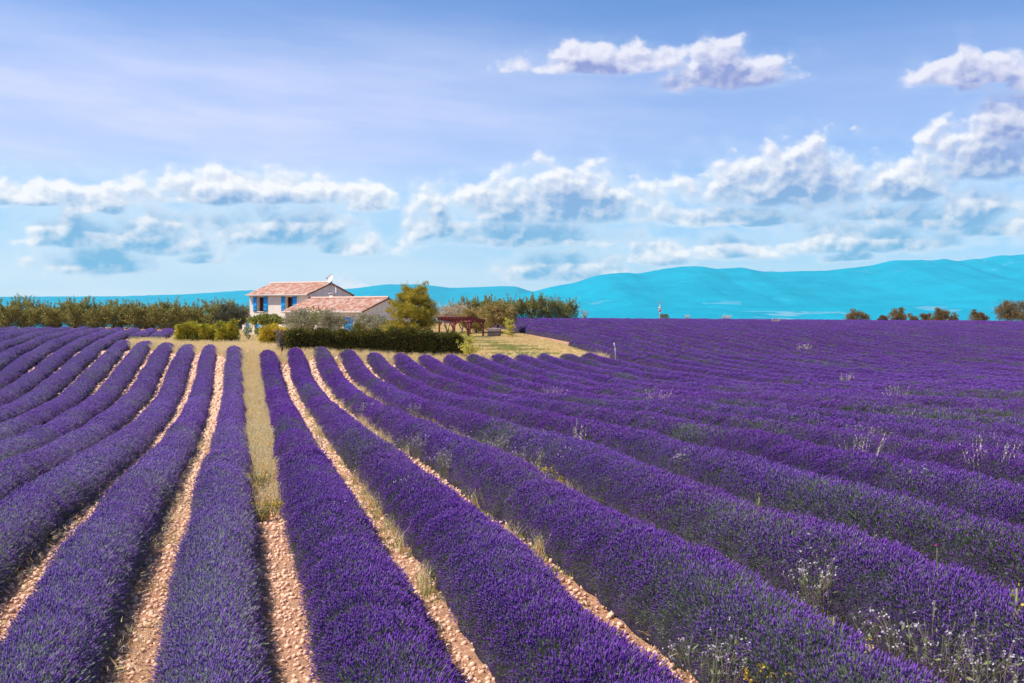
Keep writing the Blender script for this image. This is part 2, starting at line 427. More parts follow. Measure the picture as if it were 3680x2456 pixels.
M['weedleaf'] = leaf_mat('weed_leaves', [(0.20, 0.25, 0.10), (0.34, 0.36, 0.16)], 0.3)
M['yellowflower'] = leaf_mat('yellow_flowers', [(0.62, 0.38, 0.03), (0.75, 0.50, 0.05), (0.55, 0.30, 0.03)], 0.3)
M['palegrass'] = leaf_mat('pale_grass_heads', [(0.78, 0.62, 0.54), (0.85, 0.72, 0.64)], 0.35)
M['red'] = leaf_mat('red_petals', [(0.65, 0.03, 0.03), (0.75, 0.05, 0.05)], 0.3)

# house
m, t = mat('cream_render'); o_ = obj_coord(t)
c = t.mix(t.lin(t.noise(o_, 1.3, 5.0, 0.6), 0.3, 0.7), (0.74, 0.63, 0.54), (0.86, 0.77, 0.68))
streak = t.ss(t.noise(t.v('MULTIPLY', o_, (2.2, 2.2, 0.22)), 1.6, 4.0, 0.6), 0.52, 0.75)
hz = t.sep(o_)[2]
c = t.mix(t.m('MULTIPLY', streak, 0.38), c, (0.36, 0.31, 0.28))
finish(t, principled(t, c, 0.92, bump=t.noise(o_, 24.0, 5.0, 0.7), bstr=0.5, bdist=0.02, spec=0.1)); M['wall'] = m
m, t = mat('roman_tiles')
c = t.ramp(island(t), [(0.0, (0.38, 0.17, 0.115)), (0.18, (0.50, 0.215, 0.14)), (0.40, (0.56, 0.28, 0.195)), (0.60, (0.60, 0.38, 0.29)), (0.82, (0.64, 0.48, 0.39)), (1.0, (0.46, 0.23, 0.16))])
c = t.mix(t.m('MULTIPLY', t.ss(t.noise(obj_coord(t), 2.6, 5.0, 0.65), 0.5, 0.7), 0.16), c, (0.42, 0.30, 0.22))
finish(t, principled(t, c, 0.85, bump=t.noise(obj_coord(t), 30.0, 4.0, 0.6), bstr=0.3, bdist=0.01, spec=0.15)); M['tile'] = m
M['tilebed'] = plain('tile_bed', (0.26, 0.13, 0.085), 0.9, 0.3, 4.0)
M['blue'] = plain('blue_paint', (0.010, 0.40, 0.92), 0.55, 0.10, 3.0, 0.1)
M['trim'] = plain('pale_trim', (0.74, 0.69, 0.68), 0.6, 0.05, 3.0, 0.05)
M['reddish'] = plain('red_brown_wood', (0.27, 0.055, 0.035), 0.6, 0.2, 5.0)
M['pergola'] = plain('dark_red_stain', (0.16, 0.024, 0.024), 0.6, 0.25, 5.0)
M['cap'] = plain('red_cap', (0.42, 0.06, 0.07), 0.6, 0.1, 5.0)
M['metal'] = plain('grey_metal', (0.52, 0.48, 0.47), 0.5, 0.1, 6.0, 0.05)
M['dish'] = plain('white_dish_paint', (0.78, 0.76, 0.76), 0.5, 0.04, 4.0, 0.02)
m, t = mat('window_glass'); g = t.new('ShaderNodeBsdfPrincipled')
g.inputs['Base Color'].default_value = (0.015, 0.012, 0.018, 1); g.inputs['Roughness'].default_value = 0.06
finish(t, g.outputs[0]); M['glass'] = m
M['dark_room'] = plain('dark_room', (0.02, 0.015, 0.02), 0.9)
M['logbark'] = plain('log_bark', (0.26, 0.19, 0.18), 0.9, 0.3, 8.0, 0.6)
M['logend'] = plain('log_end', (0.48, 0.26, 0.15), 0.85, 0.2, 8.0, 0.3)
M['whitepaint'] = plain('white_paint', (0.80, 0.80, 0.82), 0.5, 0.04)
M['signred'] = plain('sign_red', (0.62, 0.05, 0.14), 0.5, 0.06)
M['signtan'] = plain('sign_tan', (0.66, 0.46, 0.34), 0.5, 0.08)
M['orange'] = plain('orange_paint', (0.55, 0.18, 0.08), 0.5, 0.06)
M['mossy'] = plain('mossy_green', (0.10, 0.12, 0.05), 0.9, 0.5, 7.0, 0.6)
M['gravel'] = plain('pale_gravel', (0.72, 0.56, 0.45), 0.95, 0.25, 9.0, 0.6)

# ------------------------------------------------------------------ terrain
TY=np.array([4,10,16,22,28,34,40,46,52,58,64,70,76,82,90,100,125,150,200.])
TX=np.array([-60,-20,-8,-3,0,2.7,5,8,12,22,35,120.])
TH=np.array([
[4.4,4.4,4.5,4.6,4.8,5.0,5.2,5.35,5.45,5.45,5.35,5.05,4.6,4.05,3.4,2.85,2.35,2.3,2.9],
[4.4,4.4,4.4,4.5,4.75,5.0,5.2,5.35,5.45,5.45,5.35,5.0,4.6,4.0,3.35,2.85,2.4,2.35,2.9],
[4.4,4.35,4.25,4.35,4.6,4.9,5.15,5.3,5.4,5.4,5.3,4.95,4.5,3.95,3.3,2.9,2.6,2.5,3],
[4.4,4.25,4.1,4.2,4.45,4.75,5.0,5.2,5.3,5.35,5.25,4.85,4.3,3.7,3.15,3.0,2.95,2.8,3],
[4.3,4.25,4.15,4.15,4.4,4.75,4.95,5.05,5.15,5.15,4.95,4.5,3.8,3.15,3.0,3.0,3.0,2.8,3],
[4.1,3.95,3.95,4.05,4.3,4.5,4.75,4.9,5.0,4.95,4.75,4.3,3.5,3.05,3,3,3,2.8,3],
[3.7,3.6,3.7,3.8,4.0,4.25,4.5,4.7,4.8,4.75,4.55,4.0,3.3,3.0,3,3,3,2.8,3],
[3.4,3.3,3.45,3.55,3.75,4.0,4.25,4.45,4.6,4.6,4.5,4.1,3.45,3.05,3,3,3,2.7,3],
[3.0,3.1,3.2,3.4,3.6,3.85,4.15,4.4,4.5,4.5,4.45,4.15,3.7,3.2,3,2.95,2.85,2.5,3],
[2.9,3.0,3.15,3.35,3.55,3.8,4.1,4.3,4.45,4.45,4.4,4.2,3.9,3.45,3.05,2.85,2.45,2.0,2.6],
[2.9,3.0,3.15,3.35,3.55,3.8,4.05,4.25,4.35,4.35,4.3,4.15,3.9,3.55,3.05,2.6,1.9,1.75,2.5],
[2.9,3.0,3.15,3.35,3.55,3.8,4.05,4.25,4.35,4.35,4.2,3.95,3.65,3.35,3.05,2.8,2.4,2.35,3.0]])
def _hs(K,V,q):
    # Hermite (finite-difference tangents) along the last axis of V, K knots, q queries -> V[...,q]
    m=np.zeros_like(V); d=(V[...,1:]-V[...,:-1])/(K[1:]-K[:-1])
    m[...,1:-1]=(d[...,1:]+d[...,:-1])/2; m[...,0]=d[...,0]; m[...,-1]=d[...,-1]
    q=np.clip(q,K[0],K[-1]); i=np.clip(np.searchsorted(K,q)-1,0,len(K)-2); h=(K[i+1]-K[i]); t=(q-K[i])/h
    return i,h,t,m
def H(X,Y):
    X=np.asarray(X,float); Y=np.asarray(Y,float); X,Y=np.broadcast_arrays(X,Y)
    i,h,t,m=_hs(TY,TH,Y)
    a=2*t**3-3*t**2+1;b=t**3-2*t**2+t;c=-2*t**3+3*t**2;e=t**3-t**2
    def col(j):
        return a*TH[j,i]+b*h*m[j,i]+c*TH[j,i+1]+e*h*m[j,i+1]
    Xc=np.clip(X,TX[0],TX[-1]); j=np.clip(np.searchsorted(TX,Xc)-1,0,len(TX)-2)
    u=(Xc-TX[j])/(TX[j+1]-TX[j]); u=u*u*(3-2*u)*.5+u*.5
    r=col(j)*(1-u)+col(j+1)*u
    R=np.hypot(np.maximum(Y-185,0), np.maximum(np.abs(X-30)-150,0)*.6)
    return r+60*(1-np.exp(-(R/700)**1.3))
def ground_z(X, Y): return EYE - H(X, Y)


def smooth(x): x = np.clip(x, 0, 1); return x * x * (3 - 2 * x)


def grid_mesh(xs, ys, zf, name, material, keep=None, smooth_=True):
    X, Y = np.meshgrid(xs, ys)
    Z = zf(X, Y)
    nx, ny = len(xs), len(ys)
    idx = np.arange(nx * ny).reshape(ny, nx)
    Q = np.stack([idx[:-1, :-1], idx[:-1, 1:], idx[1:, 1:], idx[1:, :-1]], -1).reshape(-1, 4)
    V = np.stack([X, Y, Z], -1).reshape(-1, 3)
    if keep is not None:
        k = keep((V[Q].mean(1)))
        Q = Q[k]
        used = np.unique(Q); remap = np.full(len(V), -1); remap[used] = np.arange(len(used))
        V = V[used]; Q = remap[Q]
    return MB().add(V, Q).build(name, material, smooth=smooth_)


def stretch(lo, hi, far, n):
    a = np.geomspace(1, far, n)
    return a


rows_in = np.arange(-70, 175, 1.5)
xs = np.concatenate([-70 - np.geomspace(2, 7800, 26)[::-1], rows_in, 175 + np.geomspace(2, 7800, 26)])
ys = np.concatenate([-np.geomspace(2, 600, 12)[::-1], np.arange(0, 215, 1.5), 215 + np.geomspace(2, 10500, 34)])
tag(grid_mesh(xs, ys, ground_z, 'field_ground', M['ground']), 'pink stony soil of the lavender plateau and the plain below', kind='structure')

YARD = np.array([(-9.4, 102.0), (-9.4, 93.5), (-7.6, 90.5), (-5.6, 88.5), (-3.6, 85.5), (-1.2, 80.5), (0.2, 74), (3, 74.0), (8, 73), (16, 73.6), (23, 75), (27.6, 77.2), (28.0, 88), (28.7, 104), (29.6, 118), (32, 144), (5, 146), (-6.0, 139), (-6.2, 104)])


def inside(P, poly):
    x, y = P[:, 0], P[:, 1]; r = np.zeros(len(P), bool)
    for (x0, y0), (x1, y1) in zip(poly, np.roll(poly, -1, 0)):
        c = ((y0 > y) != (y1 > y)) & (x < (x1 - x0) * (y - y0) / (y1 - y0 + 1e-12) + x0)
        r ^= c
    return r


tag(grid_mesh(np.arange(-10, 34, 0.25), np.arange(72, 148, 0.5), lambda X, Y: ground_z(X, Y) + 0.03, 'yard_ground', M['lawn'],
              keep=lambda c: inside(c, YARD)), 'bleached dry grass ground round the farmhouse', kind='structure')

# ------------------------------------------------------------------ mountains
MTN = {}
m, t = mat('haze_tinted_forest'); P_ = pos(t)
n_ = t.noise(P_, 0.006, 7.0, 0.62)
c = t.mix(t.lin(n_, 0.3, 0.7), (0.002, 0.245, 0.345), (0.004, 0.315, 0.425))  # forest with the cyan of distant haze put into its base colour
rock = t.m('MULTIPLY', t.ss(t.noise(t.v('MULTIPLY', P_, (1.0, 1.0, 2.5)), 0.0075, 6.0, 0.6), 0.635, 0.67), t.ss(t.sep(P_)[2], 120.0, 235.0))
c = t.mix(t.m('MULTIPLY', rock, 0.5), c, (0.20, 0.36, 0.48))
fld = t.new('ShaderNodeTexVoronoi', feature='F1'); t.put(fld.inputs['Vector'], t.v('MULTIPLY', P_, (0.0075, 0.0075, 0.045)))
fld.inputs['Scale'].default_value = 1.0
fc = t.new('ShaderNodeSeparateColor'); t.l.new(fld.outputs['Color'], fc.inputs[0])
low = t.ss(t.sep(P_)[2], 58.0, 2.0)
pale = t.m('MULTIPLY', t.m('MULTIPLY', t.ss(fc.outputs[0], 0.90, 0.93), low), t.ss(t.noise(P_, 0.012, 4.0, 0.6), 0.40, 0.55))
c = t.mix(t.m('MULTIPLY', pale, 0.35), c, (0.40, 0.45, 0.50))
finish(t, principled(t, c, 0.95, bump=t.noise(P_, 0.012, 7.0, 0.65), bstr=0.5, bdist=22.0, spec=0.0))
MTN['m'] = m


def vnoise2(x, y, seed):
    r = np.random.default_rng(seed); T = r.random((256, 256))
    xi = np.floor(x).astype(int); yi = np.floor(y).astype(int); fx = x - xi; fy = y - yi
    fx = fx * fx * (3 - 2 * fx); fy = fy * fy * (3 - 2 * fy)
    g = lambda a, b: T[a % 256, b % 256]
    return (g(xi, yi) * (1 - fx) + g(xi + 1, yi) * fx) * (1 - fy) + (g(xi, yi + 1) * (1 - fx) + g(xi + 1, yi + 1) * fx) * fy


def fbm(x, y, seed, o=5):
    s = 0; a = .5
    for i in range(o): s = s + a * (vnoise2(x * 2 ** i, y * 2 ** i, seed + i) - .5); a *= .5
    return s


def ridge(name, D, prof, depth_front, depth_back, base, seed, rough, label):
    prof = np.array(prof, float)
    u = np.linspace(prof[0, 0] - 1200, prof[-1, 0] + 1200, 420)
    px = np.concatenate([[prof[0, 0] - 1300], prof[:, 0], [prof[-1, 0] + 1300]]); pz = np.concatenate([[prof[0, 1] * .8], prof[:, 1], [prof[-1, 1] * .9]])
    crest = np.interp(u, px, pz)
    k = np.array([.25, .5, .25])
    crest = np.convolve(np.pad(crest, 1, 'edge'), k, 'valid')
    s_ = np.concatenate([np.linspace(1, 0, 44), -np.linspace(0.05, 1, 12)])     # 1 = foot in front, 0 = crest, -1 = foot behind
    U, S = np.meshgrid(u, s_)
    dist = np.where(S >= 0, D - S * depth_front, D - S * depth_back)
    prof_s = np.where(S >= 0, (1 - S) ** 1.25, (1 + S) ** 1.4)
    rel = fbm(U / 520 + S * .3, S * 1.6 + 7, seed, 6) + .6 * np.abs(fbm(U / 210 + 3, S * .9, seed + 9, 5))
    hgt = base + (crest[None, :] - base) * prof_s + rough * rel * np.clip(np.abs(S) * 3, 0, 1) * (1 - np.abs(S) ** 3)
    hgt += rough * .10 * fbm(U / 45, S * 9, seed + 21, 4)
    Pw = RGT[None, None, :] * U[..., None] + FWD[None, None, :] * dist[..., None]
    Pw[..., 2] = hgt
    ny, nx = U.shape
    idx = np.arange(nx * ny).reshape(ny, nx)
    Q = np.stack([idx[:-1, :-1], idx[:-1, 1:], idx[1:, 1:], idx[1:, :-1]], -1).reshape(-1, 4)
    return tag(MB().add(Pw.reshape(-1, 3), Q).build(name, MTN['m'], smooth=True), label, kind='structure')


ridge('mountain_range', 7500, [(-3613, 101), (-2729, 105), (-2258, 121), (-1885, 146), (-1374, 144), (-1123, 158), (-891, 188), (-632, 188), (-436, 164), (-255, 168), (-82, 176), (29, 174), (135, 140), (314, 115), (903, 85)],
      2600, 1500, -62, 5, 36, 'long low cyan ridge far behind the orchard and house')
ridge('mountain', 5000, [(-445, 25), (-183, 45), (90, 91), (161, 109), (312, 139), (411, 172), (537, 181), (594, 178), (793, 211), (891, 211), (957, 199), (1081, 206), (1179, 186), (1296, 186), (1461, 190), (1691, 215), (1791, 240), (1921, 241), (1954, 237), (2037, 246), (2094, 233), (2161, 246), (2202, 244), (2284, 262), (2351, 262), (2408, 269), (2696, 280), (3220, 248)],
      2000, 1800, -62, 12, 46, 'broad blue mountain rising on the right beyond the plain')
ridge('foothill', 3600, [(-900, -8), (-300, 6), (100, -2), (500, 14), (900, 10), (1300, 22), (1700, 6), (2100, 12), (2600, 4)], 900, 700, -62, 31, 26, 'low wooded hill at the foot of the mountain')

# ------------------------------------------------------------------ haze: the air between the plateau and the mountains
m = bpy.data.materials.new('haze_air'); m.use_nodes = True; t = NT(m.node_tree); t.n.clear()
pvol = t.new('ShaderNodeVolumePrincipled'); pvol.inputs['Color'].default_value = (0.40, 0.80, 1.0, 1)
pvol.inputs['Density'].default_value = 4.0e-5; pvol.inputs['Anisotropy'].default_value = 0.0
o = t.new('ShaderNodeOutputMaterial'); t.l.new(pvol.outputs[0], o.inputs['Volume'])
hz = MB().box((-9500, -1500, -64), (9500, 12500, 300)).build('haze', m)
tag(hz, 'thin blue haze filling the air', kind='stuff')

# ------------------------------------------------------------------ lavender rows
X0, SP = 0.62, 1.8


def bend(Y): return 0.62 * smooth((Y - 12) / 46)


def row_x(side, k, Y):
    """centre line of row k (1 = next to the grass path), side -1 left, +1 right"""
    if side < 0: return X0 - 0.03 - SP * (k - .5) + 0 * Y
    return X0 - 0.07 + SP * (k - .5) + bend(Y) + (1.0 if k >= 15 else 0.0)


def far_mask(P):
    c = P - np.array([0, 0, EYE]); Dp = c @ FWD; U = c @ RGT
    return (Dp > 2) & (U > -0.53 * Dp - 10) & (U < 0.53 * Dp + 10)


def make_scatter(name, coll):
    g = bpy.data.node_groups.new(name, 'GeometryNodeTree')
    g.interface.new_socket('Geometry', in_out='INPUT', socket_type='NodeSocketGeometry')
    g.interface.new_socket('Geometry', in_out='OUTPUT', socket_type='NodeSocketGeometry')
    n, l = g.nodes, g.links
    a = n.new('NodeGroupInput'); b = n.new('NodeGroupOutput')
    ci = n.new('GeometryNodeCollectionInfo'); ci.inputs[0].default_value = coll
    ci.inputs['Separate Children'].default_value = True; ci.inputs['Reset Children'].default_value = True
    iop = n.new('GeometryNodeInstanceOnPoints'); iop.inputs['Pick Instance'].default_value = True
    def attr(nm, ty):
        x = n.new('GeometryNodeInputNamedAttribute'); x.data_type = ty; x.inputs[0].default_value = nm; return x.outputs[0]
    l.new(a.outputs[0], iop.inputs['Points']); l.new(ci.outputs[0], iop.inputs['Instance'])
    l.new(attr('idx', 'INT'), iop.inputs['Instance Index'])
    e2r = n.new('FunctionNodeEulerToRotation'); l.new(attr('rot', 'FLOAT_VECTOR'), e2r.inputs[0])
    l.new(e2r.outputs[0], iop.inputs['Rotation']); l.new(attr('scl', 'FLOAT_VECTOR'), iop.inputs['Scale'])
    l.new(iop.outputs[0], b.inputs[0])
    return g


def points_obj(name, P, dirs, scl, idx, group, parent=None, tint=None, hue=None, label=None):
    """one object of scattered instances (stuff)"""
    me = bpy.data.meshes.new(name); n = len(P)
    me.vertices.add(n); me.vertices.foreach_set('co', np.asarray(P, np.float32).ravel())
    th = np.arccos(np.clip(dirs[:, 2], -1, 1)); ph = np.arctan2(dirs[:, 1], dirs[:, 0])
    rot = np.stack([np.zeros(n), th, ph], 1).astype(np.float32)
    me.attributes.new('rot', 'FLOAT_VECTOR', 'POINT').data.foreach_set('vector', rot.ravel())
    s3 = np.asarray(scl, np.float32)
    if s3.ndim == 1: s3 = np.repeat(s3[:, None], 3, 1)
    me.attributes.new('scl', 'FLOAT_VECTOR', 'POINT').data.foreach_set('vector', np.ascontiguousarray(s3).ravel())
    me.attributes.new('idx', 'INT', 'POINT').data.foreach_set('value', np.asarray(idx, np.int32))
    for nm, v in (('tint', tint), ('hue', hue)):
        if v is not None: me.attributes.new(nm, 'FLOAT', 'POINT').data.foreach_set('value', np.asarray(v, np.float32))
    me.update()
    o = link(name, me, parent); o['kind'] = 'stuff'
    if label: o['label'] = label
    md = o.modifiers.new('scatter', 'NODES'); md.node_group = group
    return o


def spike_proto(name, n, R0, L, hw, sl, stem_w, stem_vis, spikes=1.0, lean=0.42):
    if spikes < .7: lean, stem_w = .62, stem_w * (1.5 if hw < .010 else 2.1)
    """a tuft: thin stems fanning out, each with a flower spike of stacked whorls"""
    mb = MB(); sm = MB()
    for i in range(n):
        a = random.uniform(0, 2 * math.pi); r = R0 * math.sqrt(random.random())
        base = np.array([math.cos(a) * r * .55, math.sin(a) * r * .55, 0.0])
        h = L * random.uniform(.72, 1.12)
        dr = np.array([math.cos(a) * r / R0 * lean + random.gauss(0, .14), math.sin(a) * r / R0 * lean + random.gauss(0, .14), 1.0]); dr /= np.linalg.norm(dr)
        tip = base + dr * h
        side = np.cross(dr, (math.cos(a + 1.1), math.sin(a + 1.1), 0)); side /= np.linalg.norm(side)
        s2 = np.cross(dr, side)
        w = stem_w
        st = tip - dr * h * stem_vis
        sm.add([st - side * w, st + side * w, tip + side * w * .7, tip - side * w * .7], [(0, 1, 2, 3)])
        if random.random() < spikes:
            ln = sl * random.uniform(.75, 1.25); q = hw * random.uniform(.8, 1.2)
            p0 = tip - dr * ln * .15
            V = [p0]; 
            for f, wd in ((.18, .75), (.5, 1.0), (.8, .65)):
                for k in range(3):
                    an = k * 2.094 + f * 2
                    V.append(p0 + dr * ln * f + (side * math.cos(an) + s2 * math.sin(an)) * q * wd)
            V.append(p0 + dr * ln)
            T = [(0, 2, 1), (0, 3, 2), (0, 1, 3), (7, 8, 10), (8, 9, 10), (9, 7, 10)]
            Q = [(1 + r_ * 3 + k, 1 + r_ * 3 + (k + 1) % 3, 4 + r_ * 3 + (k + 1) % 3, 4 + r_ * 3 + k) for r_ in range(2) for k in range(3)]
            mb.add(V, Q, T)
        else:                                       # green shoot with narrow leaves
            P = np.array([tip - dr * h * random.uniform(0, .35) for _ in range(3)])
            sm.leaves(P, sl * .8, .22, A=dr * 2)
    nq = sum(len(q) for q in sm.Q)
    me_all = MB()
    # two materials in one proto mesh
    if mb.V: me_all.add(np.vstack(mb.V), np.vstack(mb.Q) if mb.Q else None, np.vstack(mb.T) if mb.T else None)
    nfl_q = sum(len(q) for q in mb.Q); nfl_t = sum(len(t_) for t_ in mb.T)
    me_all.add(np.vstack(sm.V), np.vstack(sm.Q))
    me = me_all.mesh(name)
    me.materials.append(M['lav']); me.materials.append(M['stem'])
    mi = np.concatenate([np.zeros(nfl_q), np.ones(nq), np.zeros(nfl_t)]).astype(np.int32)
    if len(mi) == len(me.polygons): me.polygons.foreach_set('material_index', mi)
    return bpy.data.objects.new(name, me)


tufts = bpy.data.collections.new('lavender_tufts')
PR = {}
i_ = 0
for zone, (n, R0, L, hw, sl, sw) in enumerate([(26, .12, .33, .0068, .056, .0020), (25, .15, .32, .010, .064, .0030), (20, .18, .29, .016, .080, .0045), (20, .22, .28, .021, .085, .0055)]):
    for fam, (cnt, vis, spk) in {'deep': (4, .55, .93), 'pale': (4, 1.0, .60), 'green': (3, 1.0, .26)}.items():
        PR[zone, fam] = []
        for q in range(cnt):
            tufts.objects.link(spike_proto('tuft_%02d' % i_, n, R0, L, hw, sl, sw, vis, spk))
            PR[zone, fam].append(i_); i_ += 1
LAV = make_scatter('lavender_scatter', tufts)

ORD = ['first', 'second', 'third', 'fourth', 'fifth', 'sixth', 'seventh', 'eighth', 'ninth', 'tenth', 'eleventh', 'twelfth', 'thirteenth', 'fourteenth', 'fifteenth', 'sixteenth', 'seventeenth', 'eighteenth', 'nineteenth', 'twentieth']


def value_noise1(x, seed):
    r = np.random.default_rng(seed).random(4096)
    i = np.floor(x).astype(int); f = x - i; f = f * f * (3 - 2 * f)
    return r[i % 4096] * (1 - f) + r[(i + 1) % 4096] * f


def lav_row(side, k, y0, y1, label, group, seg=0):
    seed = (k * 2 + (side > 0)) * 7 + seg
    x_mid = float(row_x(side, k, np.array((y0 + y1) / 2)))
    org = np.array([x_mid, y0, float(ground_z(x_mid, y0))])
    step = 0.28 if y0 < 40 else 0.5
    hw0 = (.52 if k > 1 else .52) if side < 0 else (.61 if k < 4 else .63)
    hw_f = (.53 if k < 3 else .63) if side < 0 else (.57 if k < 15 else .53)
    hh0 = .54 if side < 0 else .64

    def shape(Y):
        b = np.abs(np.sin(math.pi * (Y / 1.02 + k * .37 + .35 * value_noise1(Y * .6, seed)))) ** .55
        amp = (.07 if side < 0 else .20) * np.interp(Y, [40, 80], [1, .45])
        big = value_noise1(Y * .45, seed + 3)
        endf = np.clip(np.minimum(Y - y0, y1 - Y) / .75, 0, 1); endf = np.sqrt(1 - (1 - endf) ** 2 + 1e-6)
        hw = (hw0 + (hw_f - hw0) * smooth((Y - 12) / 30)) * (1 - amp * .5 + amp * .6 * b) * (.95 + .10 * big)
        hh = hh0 * (1 - amp + amp * b) * (.90 + .2 * big)
        return hw * (.25 + .75 * endf), hh * endf, b, big

    def surf(Y, th):
        hw, hh, b, big = shape(Y)
        wob = .06 * (value_noise1(Y * .35 + 50, seed + 5) - .5) * 2
        X = row_x(side, k, Y) + wob + hw * np.cos(th)
        Z = ground_z(row_x(side, k, Y), Y) + hh * np.sin(th) ** .95
        return np.stack([X, Y + 0 * X, Z], -1), b, big
    Ys = np.arange(y0, y1 + step * .5, step); Ys[-1] = y1
    th = np.linspace(math.pi, 0, 9)
    YY, TT = np.meshgrid(Ys, th, indexing='ij')
    V, _, _ = surf(YY, TT)
    V[:, 0, 2] -= .06; V[:, -1, 2] -= .06
    V = V - org
    ny, nt = YY.shape
    idx = np.arange(ny * nt).reshape(ny, nt)
    Q = np.stack([idx[:-1, :-1], idx[1:, :-1], idx[1:, 1:], idx[:-1, 1:]], -1).reshape(-1, 4)[:, ::-1]
    o = MB().add(V.reshape(-1, 3), Q).build('lavender_row', M['cushion'], smooth=True)
    o.location = [float(c) for c in org]
    tag(o, label, 'lavender row', group)
    # tufts on the cushion
    L = y1 - y0
    yy = np.linspace(y0, y1, max(int(L / .5), 2)); P, _, _ = surf(yy, np.full_like(yy, math.pi / 2))
    Dp = P @ FWD; inn = far_mask(P)
    lam = np.interp(Dp, [8, 16, 24, 24.01, 42, 42.01, 80, 80.01, 160], [120, 95, 80, 48, 42, 36, 31, 22, 17]) * inn * 1.9
    cum = np.concatenate([[0], np.cumsum((lam[1:] + lam[:-1]) / 2 * np.diff(yy))])
    N = int(cum[-1])
    if N < 5: return o
    r = np.random.default_rng(seed + 100)
    Y = np.interp(r.random(N) * cum[-1], cum, yy)
    T_ = r.uniform(.06, math.pi - .06, N)
    P, b, big = surf(Y, T_)
    hw, hh, _, _ = shape(Y)
    nrm = np.stack([np.cos(T_) / hw, np.zeros(N), np.sin(T_) / np.maximum(hh, .05)], -1); nrm /= np.linalg.norm(nrm, axis=1)[:, None]
    dirs = nrm * .72 + np.array([.10, 0, .55]) + r.normal(size=(N, 3)) * .14
    e0 = np.clip(1 - (Y - y0) / .8, 0, 1); e1 = np.clip(1 - (y1 - Y) / .8, 0, 1)
    dirs[:, 1] += (e1 - e0) * .9
    dirs /= np.linalg.norm(dirs, axis=1)[:, None]
    Dp = P @ FWD
    zone = np.digitize(Dp, [24, 42, 80])
    zs = np.array([1, 1, .9, .82])[zone] * (.62 + .38 * np.sin(T_)) * r.uniform(.82, 1.2, N)
    sink = np.array([.22, .21, .22, .26])[zone]
    P = P - nrm * (sink * zs)[:, None] * .86
    # where the bushes meet, and in weak patches, more leaf than flower
    patch = value_noise1(Y * .22 + 11, seed + 8)
    gp = .07 + .62 * (1 - b) ** 1.3 + .75 * smooth((patch - .72) / .18) + .5 * np.clip(1 - (y1 - Y) / 2.2, 0, 1) * (y1 < 110)
    if side < 0: gp = gp * .5 + .03
    foot = np.clip(1 - np.sin(T_) / .46, 0, 1)                 # low on the flanks there are stems, few flowers
    gp = gp + (.75 if side > 0 else .5) * foot
    calm = np.array([1, 1, .62, .40])[zone]
    gp = gp * np.array([1, 1, .85, .7])[zone]
    ip = r.random(N)
    palef = np.clip((.74 if side < 0 else .24) + (value_noise1(Y * .5 + 5, seed + 15) - .5) * (.5 if side < 0 else .5), 0, 1)
    fam = np.where(ip < gp, 2, np.where(r.random(N) < palef, 1, 0))
    ix = np.zeros(N, int)
    for z_ in range(4):
        for f_, nm in enumerate(('deep', 'pale', 'green')):
            s_ = (zone == z_) & (fam == f_)
            ix[s_] = r.choice(PR[z_, nm], s_.sum())
    tint = np.clip((.66 if side < 0 else .18) + r.normal(size=N) * .16 * calm + (value_noise1(Y * .3, seed + 12) - .5) * .3, 0, 1)
    hue = np.clip(value_noise1(Y * .17 + k * .9, 77) * .8 + r.normal(size=N) * .12 * calm + (.12 if side > 0 else 0), 0, 1)
    points_obj('flower_stems', P - org, dirs, zs, ix, LAV, parent=o, tint=tint, hue=hue)
    return o


ENDL = {1: 82.0, 2: 87.0, 3: 89.3, 4: 92.2, 5: 94.5, 6: 95.5}
for k in range(1, 24):
    if k in ENDL:
        side_txt = 'bordering the grass path on its left' if k == 1 else '%s to the left of the grass path, ending at the dry verge' % ORD[k - 1]
        lav_row(-1, k, 4.0, ENDL[k], 'pale lavender row ' + side_txt, 'lavender rows left of the grass path')
        if k >= 5:
            lav_row(-1, k, 104.5, 127.0, 'short far lavender row behind the verge, ' + ('nearest the clipped golden shrubs' if k == 5 else 'second from the clipped golden shrubs'), 'lavender rows left of the grass path', 1)
    else:
        lab = '%s lavender row to the left of the grass path, running up to the orchard' % ORD[k - 1] if k <= 12 else 'distant lavender row at the left edge, in the strip below the orchard'
        lav_row(-1, k, 4.0, 127.0, lab, 'lavender rows left of the grass path')
for k in range(1, 66):
    y1 = 158.0; y0 = 4.0
    xr = X0 + SP * k
    if k <= 14:
        y1 = float(np.interp(k, [1, 2, 3, 5, 8, 11, 14], [77.3, 77.3, 77.0, 75.2, 75.2, 75.8, 76.6]))
        lab = 'deep purple lavender row bordering the grass path on its right' if k == 1 else '%s deep purple lavender row to the right of the grass path, ending at the lawn' % ORD[k - 1]
        grpn = 'lavender rows right of the grass path'
    elif k == 15:
        y1 = 88.5
        lab = 'lavender row with a rounded end beside the lawn, behind the white marker stick'; grpn = 'lavender rows right of the grass path'
    else:
        # rows that leave the frame on the right start where they enter it
        y0 = max(4.0, xr / 1.05 - 4)
        lab = 'lavender row edging the right side of the lawn, leading up to the oak' if k == 16 else ('%s lavender row beyond the right edge of the lawn, running up to the skyline' % ORD[k - 16] if k < 36 else 'low lavender row far out in the broad right-hand field below the skyline')
        grpn = 'lavender rows of the broad right-hand field'
        y1 = float(np.interp(xr, [28, 60, 120], [156, 152, 148]))
    if y0 < y1 - 4: lav_row(1, k, y0, y1, lab, grpn)

